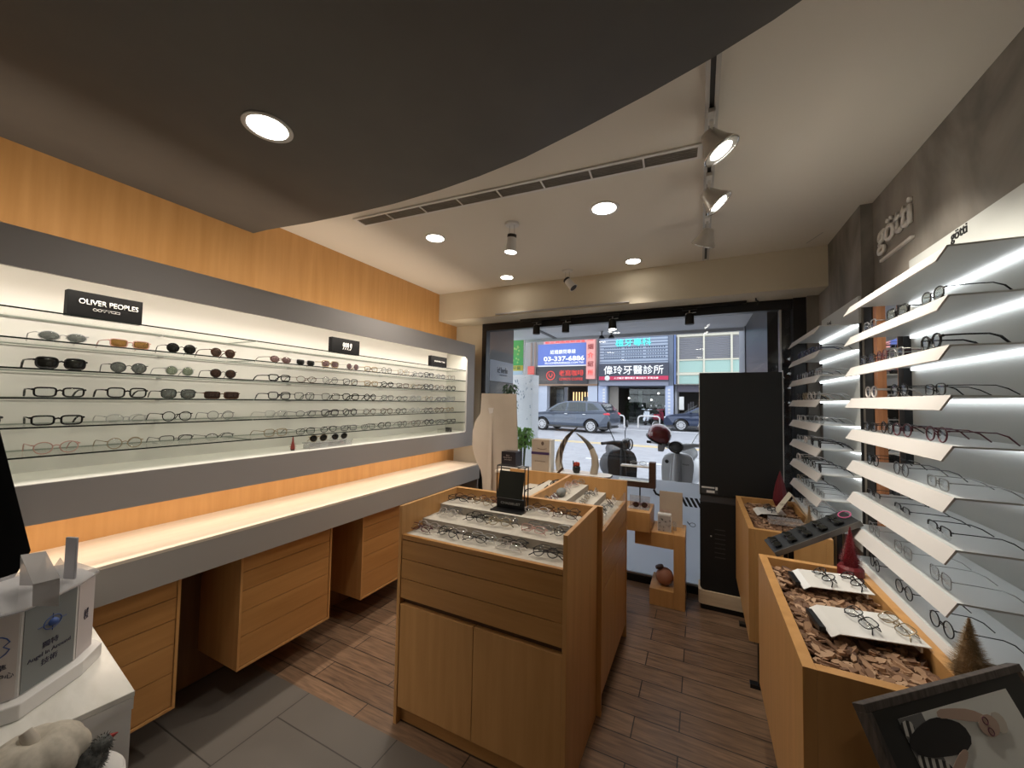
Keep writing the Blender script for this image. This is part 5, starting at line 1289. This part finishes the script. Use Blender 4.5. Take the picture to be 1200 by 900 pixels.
# right building
t = building('shop_house', 'cream framed old shop house with louvred windows and green glass', -1.4, 6, 9, None)
shop_shell(t, -1.40, 6.5, 2.68, 9.2, mat('aged cream facade', (.42, .40, .36), .7))
MB().box(-1.40, -1.30, FY - .35, FY, 2.7, 6.4).build('blue_column', mat('blue column', (.12, .17, .34), .5), t)
fr = MB().box(-1.28, 6.4, FY - .12, FY, 5.60, 5.75).box(-1.28, 6.4, FY - .12, FY, 3.26, 3.42).box(-1.28, 6.4, FY - .12, FY, 4.14, 4.22)
for x in (-1.22, .18, 1.62, 3.06, 4.5): fr.box(x, x + .10, FY - .14, FY, 2.72, 5.75)
fr.build('cream_frame', mat('cream frame', (.66, .62, .50), .6), t)
b = MB()
for x in (-1.12, .28, 1.72, 3.16):
    for k in range(13): b.box(x, x + 1.34, FY - .06, FY + .01, 4.26 + k * .10, 4.32 + k * .10)
b.build('louver', mat('louver grey', (.22, .22, .25), .5), t)
b = MB()
for x in (-1.12, .28, 1.72, 3.16):
    b.box(x, x + 1.34, FY - .07, FY + .01, 3.43, 4.13); b.box(x, x + 1.34, FY - .07, FY + .01, 2.74, 3.25)
b.build('green_glass', mat('pale green glass', (.36, .52, .46), .2), t)
b = MB(); [b.box(-1.0 + k * .22, -.88 + k * .22, FY - .22, FY - .02, 5.77, 5.90) for k in range(26)]; b.build('eave_tile', M['darkgrey'], t)
MB().box(-1.13, -.86, FY - .05, FY + .0, 1.15, 1.95).build('poster', M['paper'], t)
MB().box(-1.25, 6.4, FY + .3, FY + .4, 2.25, 2.66).build('fascia', mat('plum grey fascia', (.10, .09, .12), .5), t)
b = MB(); rr = random.Random(12)
for k in range(14): x = -.7 + k * .14; b.box(x, x + .08, FY + 2, FY + 2.1, .6, rr.uniform(1.2, 1.9))
b.build('stock', mat('stock grey', (.2, .19, .2), .7), t)
lt = MB(); lt.lathe([(.04, 0), (.12, .06), (.12, .34), (.04, .40)], (.10, FY + 1.2, 1.35), 14); lt.build('red_lantern', mat('red lantern', (.55, .04, .03), .6), t, True)

# ---- bicycle rails
for i, (x, y) in enumerate(((-4.85, 24.6), (-2.78, 24.6))):
    r = thing('bike_rail', f'white hooped steel rail on the far kerb, {"behind the silver car" if i == 0 else "before the parked scooters"}', 'rail', (x, y, 0), group='white hoops on the far kerb')
    P = [(x - .62, y, 0), (x - .62, y, .55)] + [(x - .62 + .18 - .18 * math.cos(a), y, .55 + .18 * math.sin(a)) for a in (.5, 1.0, 1.57)] + [(x + .44 + .18 * math.sin(a), y, .55 + .18 * math.cos(a)) for a in (0, .57, 1.07, 1.57)] + [(x + .62, y, 0)]
    MB().tube(P, .045, 8).build('hoop', M['white'], r, True)

# ---- cars
def car(label, pos, rz, body, L=4.6, cs=1.0, hatch=True, wheelc=None):
    t = thing('car', label, 'car', pos, rz)
    Mx = Matrix.Translation(pos) @ Euler((0, 0, rz)).to_matrix().to_4x4() @ Matrix.Scale(cs, 4)
    bm = mat(label[:20], body, .22, .35, coat=.7)
    def NB(): b = MB(); b.x = Mx; return b
    fw, rw = 1.37, -1.37
    arch = lambda c, r, n=9: [(c + r * math.cos(a), .30 + r * math.sin(a)) for a in [PI * i / n for i in range(n + 1)]]
    low = [(2.20, .30)] + arch(fw, .41) + arch(rw, .41) + [(-2.16, .34), (-2.28, .48), (-2.30, .74), (-2.20, .98), (-2.10, 1.06), (1.18, 1.00), (1.75, .93), (2.12, .83), (2.27, .66), (2.28, .44)]
    def hw(x, z):
        w_ = .90 - .10 * max(0, (abs(x) - 1.7) / .6) ** 2
        return w_ - .04 * max(0, .45 - z) / .2
    n = len(low); b = NB()
    vs = [(x, -hw(x, z), z) for x, z in low] + [(x, hw(x, z), z) for x, z in low]
    b.add(vs, [tuple(range(n))[::-1], tuple(range(n, 2 * n))] + [(i, (i + 1) % n, n + (i + 1) % n, n + i) for i in range(n)])
    roof = [(1.22, 1.005), (.52, 1.44), (.15, 1.545), (-.6, 1.59), (-1.35, 1.55), (-1.72, 1.46), (-2.12, 1.055)] if hatch else [(1.22, 1.0), (.40, 1.40), (-.1, 1.47), (-.9, 1.42), (-1.75, 1.05)]
    ww = lambda z: .86 - (z - 1.0) * .42
    m = len(roof); vs = [(x, -ww(z), z) for x, z in roof] + [(x, ww(z), z) for x, z in roof]
    b.add(vs, [tuple(range(m))[::-1], tuple(range(m, 2 * m))] + [(i, (i + 1) % m, m + (i + 1) % m, m + i) for i in range(m)])
    b.build('body', bm, t, bevel=.03)
    gl = mat('car glass', (.035, .045, .05), .06, spec=.8)
    wins = [[(1.00, 1.05), (.48, 1.38), (.18, 1.47), (.02, 1.49), (.06, 1.05)], [(-.04, 1.05), (-.08, 1.495), (-.6, 1.51), (-1.0, 1.49), (-1.08, 1.05)], [(-1.16, 1.10), (-1.10, 1.48), (-1.38, 1.45), (-1.78, 1.16)]] if hatch else [[(.95, 1.04), (.38, 1.34), (.05, 1.40), (.05, 1.04)], [(-.05, 1.04), (-.05, 1.405), (-.8, 1.36), (-1.35, 1.06)]]
    for wi in wins:
        for s in (-1, 1):
            b = NB(); k = len(wi)
            b.add([(x, s * (ww(z) + .004), z) for x, z in wi] + [(x, s * (ww(z) + .012), z) for x, z in wi], [tuple(range(k)), tuple(range(k, 2 * k))[::-1]] + [(i, k + i, k + (i + 1) % k, (i + 1) % k) for i in range(k)])
            b.build('window', gl, t)
    b = NB(); b.add([(1.20, -.76, 1.03), (1.20, .76, 1.03), (.55, .62, 1.44), (.55, -.62, 1.44), (1.23, -.76, 1.05), (1.23, .76, 1.05), (.58, .62, 1.46), (.58, -.62, 1.46)], [(0, 3, 2, 1), (4, 5, 6, 7), (0, 1, 5, 4), (2, 3, 7, 6), (1, 2, 6, 5), (3, 0, 4, 7)]); b.build('windscreen', gl, t)
    if hatch:
        b = NB(); b.add([(-2.12, -.70, 1.12), (-2.12, .70, 1.12), (-1.80, .62, 1.42), (-1.80, -.62, 1.42), (-2.15, -.70, 1.14), (-2.15, .70, 1.14), (-1.83, .62, 1.44), (-1.83, -.62, 1.44)], [(0, 1, 2, 3), (4, 7, 6, 5), (0, 4, 5, 1), (2, 6, 7, 3), (1, 5, 6, 2), (3, 7, 4, 0)]); b.build('rear_window', gl, t)
    for x in (fw, rw):
        for s in (-1, 1):
            y = s * .80
            b = NB(); b.tube([(x, y - .11, .335), (x, y + .11, .335)], .335, 28); wo = b.build('wheel', mat('tyre', (.02, .02, .02), .8), t, bevel=.02)
            b = NB(); b.tube([(x, s * .905, .335), (x, s * .915, .335)], .235, 28); b.build('rim', wheelc or mat('silver rim', (.55, .55, .56), .3, .5), wo)
            b = NB()
            for k in range(10):
                a = 2 * PI * k / 10 + .3; b.ball((x + .155 * math.cos(a), s * .916, .335 + .155 * math.sin(a)), .032, .004, .032, 8, 5)
            b.build('rim_hole', M['black'], wo)
    for s in (-1, 1):
        b = NB(); b.ball((-2.10, s * .76, .95), .20, .10, .075, 14, 8); b.build('tail_light', mat('tail light', (.55, .03, .05), .2, emit=.2, ecol=(1, .1, .12)), t, True)
        b = NB(); b.ball((2.12, s * .72, .74), .16, .12, .07, 14, 8); b.build('headlight', mat('headlight glass', (.65, .68, .70), .1), t, True)
        b = NB(); b.ball((.88, s * .97, 1.06), .07, .09, .06, 12, 8); b.build('mirror', bm, t, True)
    b = NB(); b.box(-2.15, 2.15, -.885, .885, .22, .32); b.build('sill', M['darkgrey'], t)
    for s in (-1, 1):
        b = NB(); b.box(-.10, .06, s * .905 - .01, s * .905 + .01, .90, .925).box(-1.10, -.94, s * .905 - .01, s * .905 + .01, .90, .925); b.build('door_handle', M['chrome'], t)
car('blue grey estate car driving past on the road', (-6.03, 18.95 + .75, 0), PI + (-.15), (.095, .115, .155), cs=1.0)
car('dark blue low car parked at far kerb, partly behind the kiosk', (.44, 23.2 + .8, 0), PI, (.03, .045, .09), hatch=False)

# ---- scooters
def scooter(label, pos, rz, col, accent=None, name='scooter', dark=False, steer=0):
    t = thing(name, label, 'scooter', pos, rz)
    Mx = Matrix.Translation(pos) @ Euler((0, 0, rz)).to_matrix().to_4x4()
    bm = mat('paint ' + label[:16], col, .6 if dark else .3, coat=0 if dark else .4); bk = M['black']
    def NB(): b = MB(); b.x = Mx; return b
    for x in (.62, -.60):
        b = NB(); b.tube([(x + .17 * math.cos(a), 0, .235 + .17 * math.sin(a)) for a in [2 * PI * k / 24 for k in range(24)]], .062, 10, True); wo = b.build('wheel', mat('scooter tyre', (.02, .02, .02), .8), t, True)
        b = NB(); b.tube([(x, -.03, .235), (x, .03, .235)], .12, 20); b.build('rim', M['steel'], wo)
    b = NB()   # shield: curved sheet, rounded top
    prof = [(.30, .15), (.34, .14), (.50, .175), (.70, .195), (.80, .190), (.865, .165), (.90, .12), (.915, .0)]
    vs = []; N_ = 9
    for z, w in prof:
        for k in range(N_):
            u = -1 + 2 * k / (N_ - 1); vs.append((.50 - .16 * (z - .3) / .6 + .05 * (1 - u * u), u * max(w, .02), z))
    n1 = len(vs); vs += [(x - .03, y, z) for x, y, z in vs]
    q = lambda i, k: i * N_ + k
    fs = [(q(i, k), q(i, k + 1), q(i + 1, k + 1), q(i + 1, k)) for i in range(len(prof) - 1) for k in range(N_ - 1)]
    fs += [tuple(n1 + j for j in f[::-1]) for f in fs]
    R_ = [q(i, N_ - 1) for i in range(len(prof))]; L_ = [q(i, 0) for i in range(len(prof))]; T_ = [q(len(prof) - 1, k) for k in range(N_)]; B_ = [q(0, k) for k in range(N_)]
    for e in (R_, L_, T_, B_): fs += [(e[i], e[i + 1], n1 + e[i + 1], n1 + e[i]) for i in range(len(e) - 1)]
    b.add(vs, fs); b.build('leg_shield', bm, t, True)
    b = NB(); b.tube([(.552, 0, .38), (.50, 0, .60), (.462, 0, .78), (.43, 0, .90)], [.035, .045, .04, .03], 8)
    b.build('horn_cover', accent or bm, t, True)
    if accent is None and not dark:
        b = NB(); [b.tube([(.548, s * .062, .40), (.495, s * .066, .62), (.455, s * .055, .84)], .006, 6) for s in (-1, 1)]; b.build('shield_ridge', M['steel'], t)
        b = NB(); b.ball((.455, -.115, .80), .006, .024, .024, 14, 8); b.build('badge', M['blackmatt'], t, True)
    b = NB(); b.tube([(.62 + .27 * math.cos(a), 0, .235 + .27 * math.sin(a)) for a in [.2 + 2.2 * k / 8 for k in range(9)]], [.04, .075, .085, .09, .09, .09, .085, .075, .04], 10); b.build('front_fender', bm, t, True)
    b = NB(); b.tube([(.60, 0, .24), (.44, 0, .66), (.37, 0, .95)], .028, 10); b.build('fork', M['darkgrey'], t)
    ST = Mx @ Matrix.Translation((.39, 0, 0)) @ Matrix.Rotation(steer, 4, 'Z') @ Matrix.Translation((-.39, 0, 0))
    def NS(): b = MB(); b.x = ST; return b
    b = NS(); b.tube([(.39, 0, .98), (.39, .10, 1.0), (.35, .20, 1.02), (.31, .34, 1.02)], [.055, .045, .028, .017], 12); b.tube([(.39, 0, .98), (.39, -.10, 1.0), (.35, -.20, 1.02), (.31, -.34, 1.02)], [.055, .045, .028, .017], 12)
    hb = b.build('handlebar', bm, t, True)
    b = NS(); [b.tube([(.325, s * .25, 1.022), (.295, s * .40, 1.02)], .020, 10) for s in (-1, 1)]; b.build('grip', bk, hb)
    b = NS(); b.ball((.44, 0, .995), .065, .085, .075, 18, 12); b.build('headlight', mat('lamp glass', (.10, .10, .10), .1, spec=.8), t, True)
    b = NS(); b.tube([(.50, .075 * math.cos(a), .995 + .066 * math.sin(a)) for a in [2 * PI * k / 24 for k in range(24)]] , .010, 8, True); b.build('headlight_ring', M['black'], t, True)
    for s in (-1, 1):
        b = NS(); b.tube([(.36, s * .16, 1.03), (.33, s * .22, 1.15), (.33, s * .26, 1.20)], .006, 6); b.ball((.33, s * .28, 1.25), .012, .05, .055, 12, 8); b.build('mirror', M['steel'] if not dark else M['darkgrey'], t, True)
    b = NB(); b.box(-.15, .46, -.15, .15, .27, .31); b.build('floorboard', bk, t, bevel=.01)
    b = NB(); b.tube([(-.08, 0, .45), (-.25, 0, .54), (-.5, 0, .58), (-.75, 0, .56), (-.90, 0, .60)], [.10, .19, .22, .19, .06], 16); b.build('rear_body', bm, t, True)
    b = NB(); b.tube([(-.08, 0, .73), (-.30, 0, .775), (-.6, 0, .80), (-.86, 0, .79)], [.07, .11, .12, .07], 14); b.build('seat', bk, t, True)
    b = NB(); b.ball((-.90, 0, .66), .035, .08, .05, 12, 8); b.build('tail_light', mat('scooter tail', (.5, .02, .02), .2), t, True)
    b = NB(); b.tube([(-.1, 0, .28), (-.12, .14, .01)], .012, 8); b.build('kickstand', bk, t)
    return t, Mx
vt, vm = scooter('silver grey scooter facing the shop window with a red helmet on it', (-.215, 5.80, -.004), -PI / 2 - .12, (.72, .72, .73), name='scooter')
text('lettering', 'Vespa', M['blackmatt'], vt, vm @ Vector((.482, .115, .785)), '-y', .075, .026, .003, shear=.3)
h = thing('helmet', 'shiny dark red open helmet resting on the grip of the silver scooter', 'helmet', (-.47, 5.38, 1.04))
hm_ = Matrix.Translation((-.475, 5.40, 1.135)) @ Euler((.1, .45, -.3)).to_matrix().to_4x4()
b = MB(); b.x = hm_; b.lathe([(.125, -.075), (.135, -.03), (.138, .015), (.128, .06), (.10, .102), (.055, .128), (.002, .137)], (0, 0, 0), 28, sx=1.08); b.build('shell', mat('dark red gloss', (.20, .01, .012), .12, coat=.8), h, True)
b = MB(); b.x = hm_; b.tube([(.137 * math.cos(a) * 1.08, .137 * math.sin(a), -.072) for a in [2 * PI * k / 24 for k in range(24)]], .010, 8, True); b.build('trim', M['black'], h, True)
b = MB(); b.x = hm_; b.prism([(.06, -.07), (.15, -.05), (.16, -.15), (.10, -.18), (.07, -.12)], -.10, -.06, 'y'); b.build('ear_pad', mat('grey pad', (.35, .34, .33), .7), h, bevel=.01)
b = MB(); b.x = hm_; b.tube([(.08, -.08, -.08), (.10, -.02, -.17), (.08, .08, -.08)], .006, 6); b.build('chin_strap', M['black'], h)
scooter('matt black scooter parked outside behind the pale curved horn', (-1.06, 5.68, -.004), -1.25, (.030, .032, .036), dark=True, steer=1.0)
scooter('white scooter parked on the far pavement before the clinic', (-3.0, 26.3, .10), -1.75, (.62, .68, .74))
scooter('red tailed dark scooter parked on far pavement beside the white scooter', (-2.35, 26.3, .10), 1.4, (.40, .05, .09))

sc = bpy.context.scene
sc.view_settings.view_transform = 'Standard'; sc.view_settings.look = 'None'; sc.view_settings.gamma = 1; sc.view_settings.exposure = .40
sc.view_settings.use_curve_mapping = False
sc.cycles.max_bounces = 8; sc.cycles.transparent_max_bounces = 24; sc.cycles.diffuse_bounces = 4
sc.cycles.sample_clamp_indirect = 5
sc.cycles.use_denoising = True
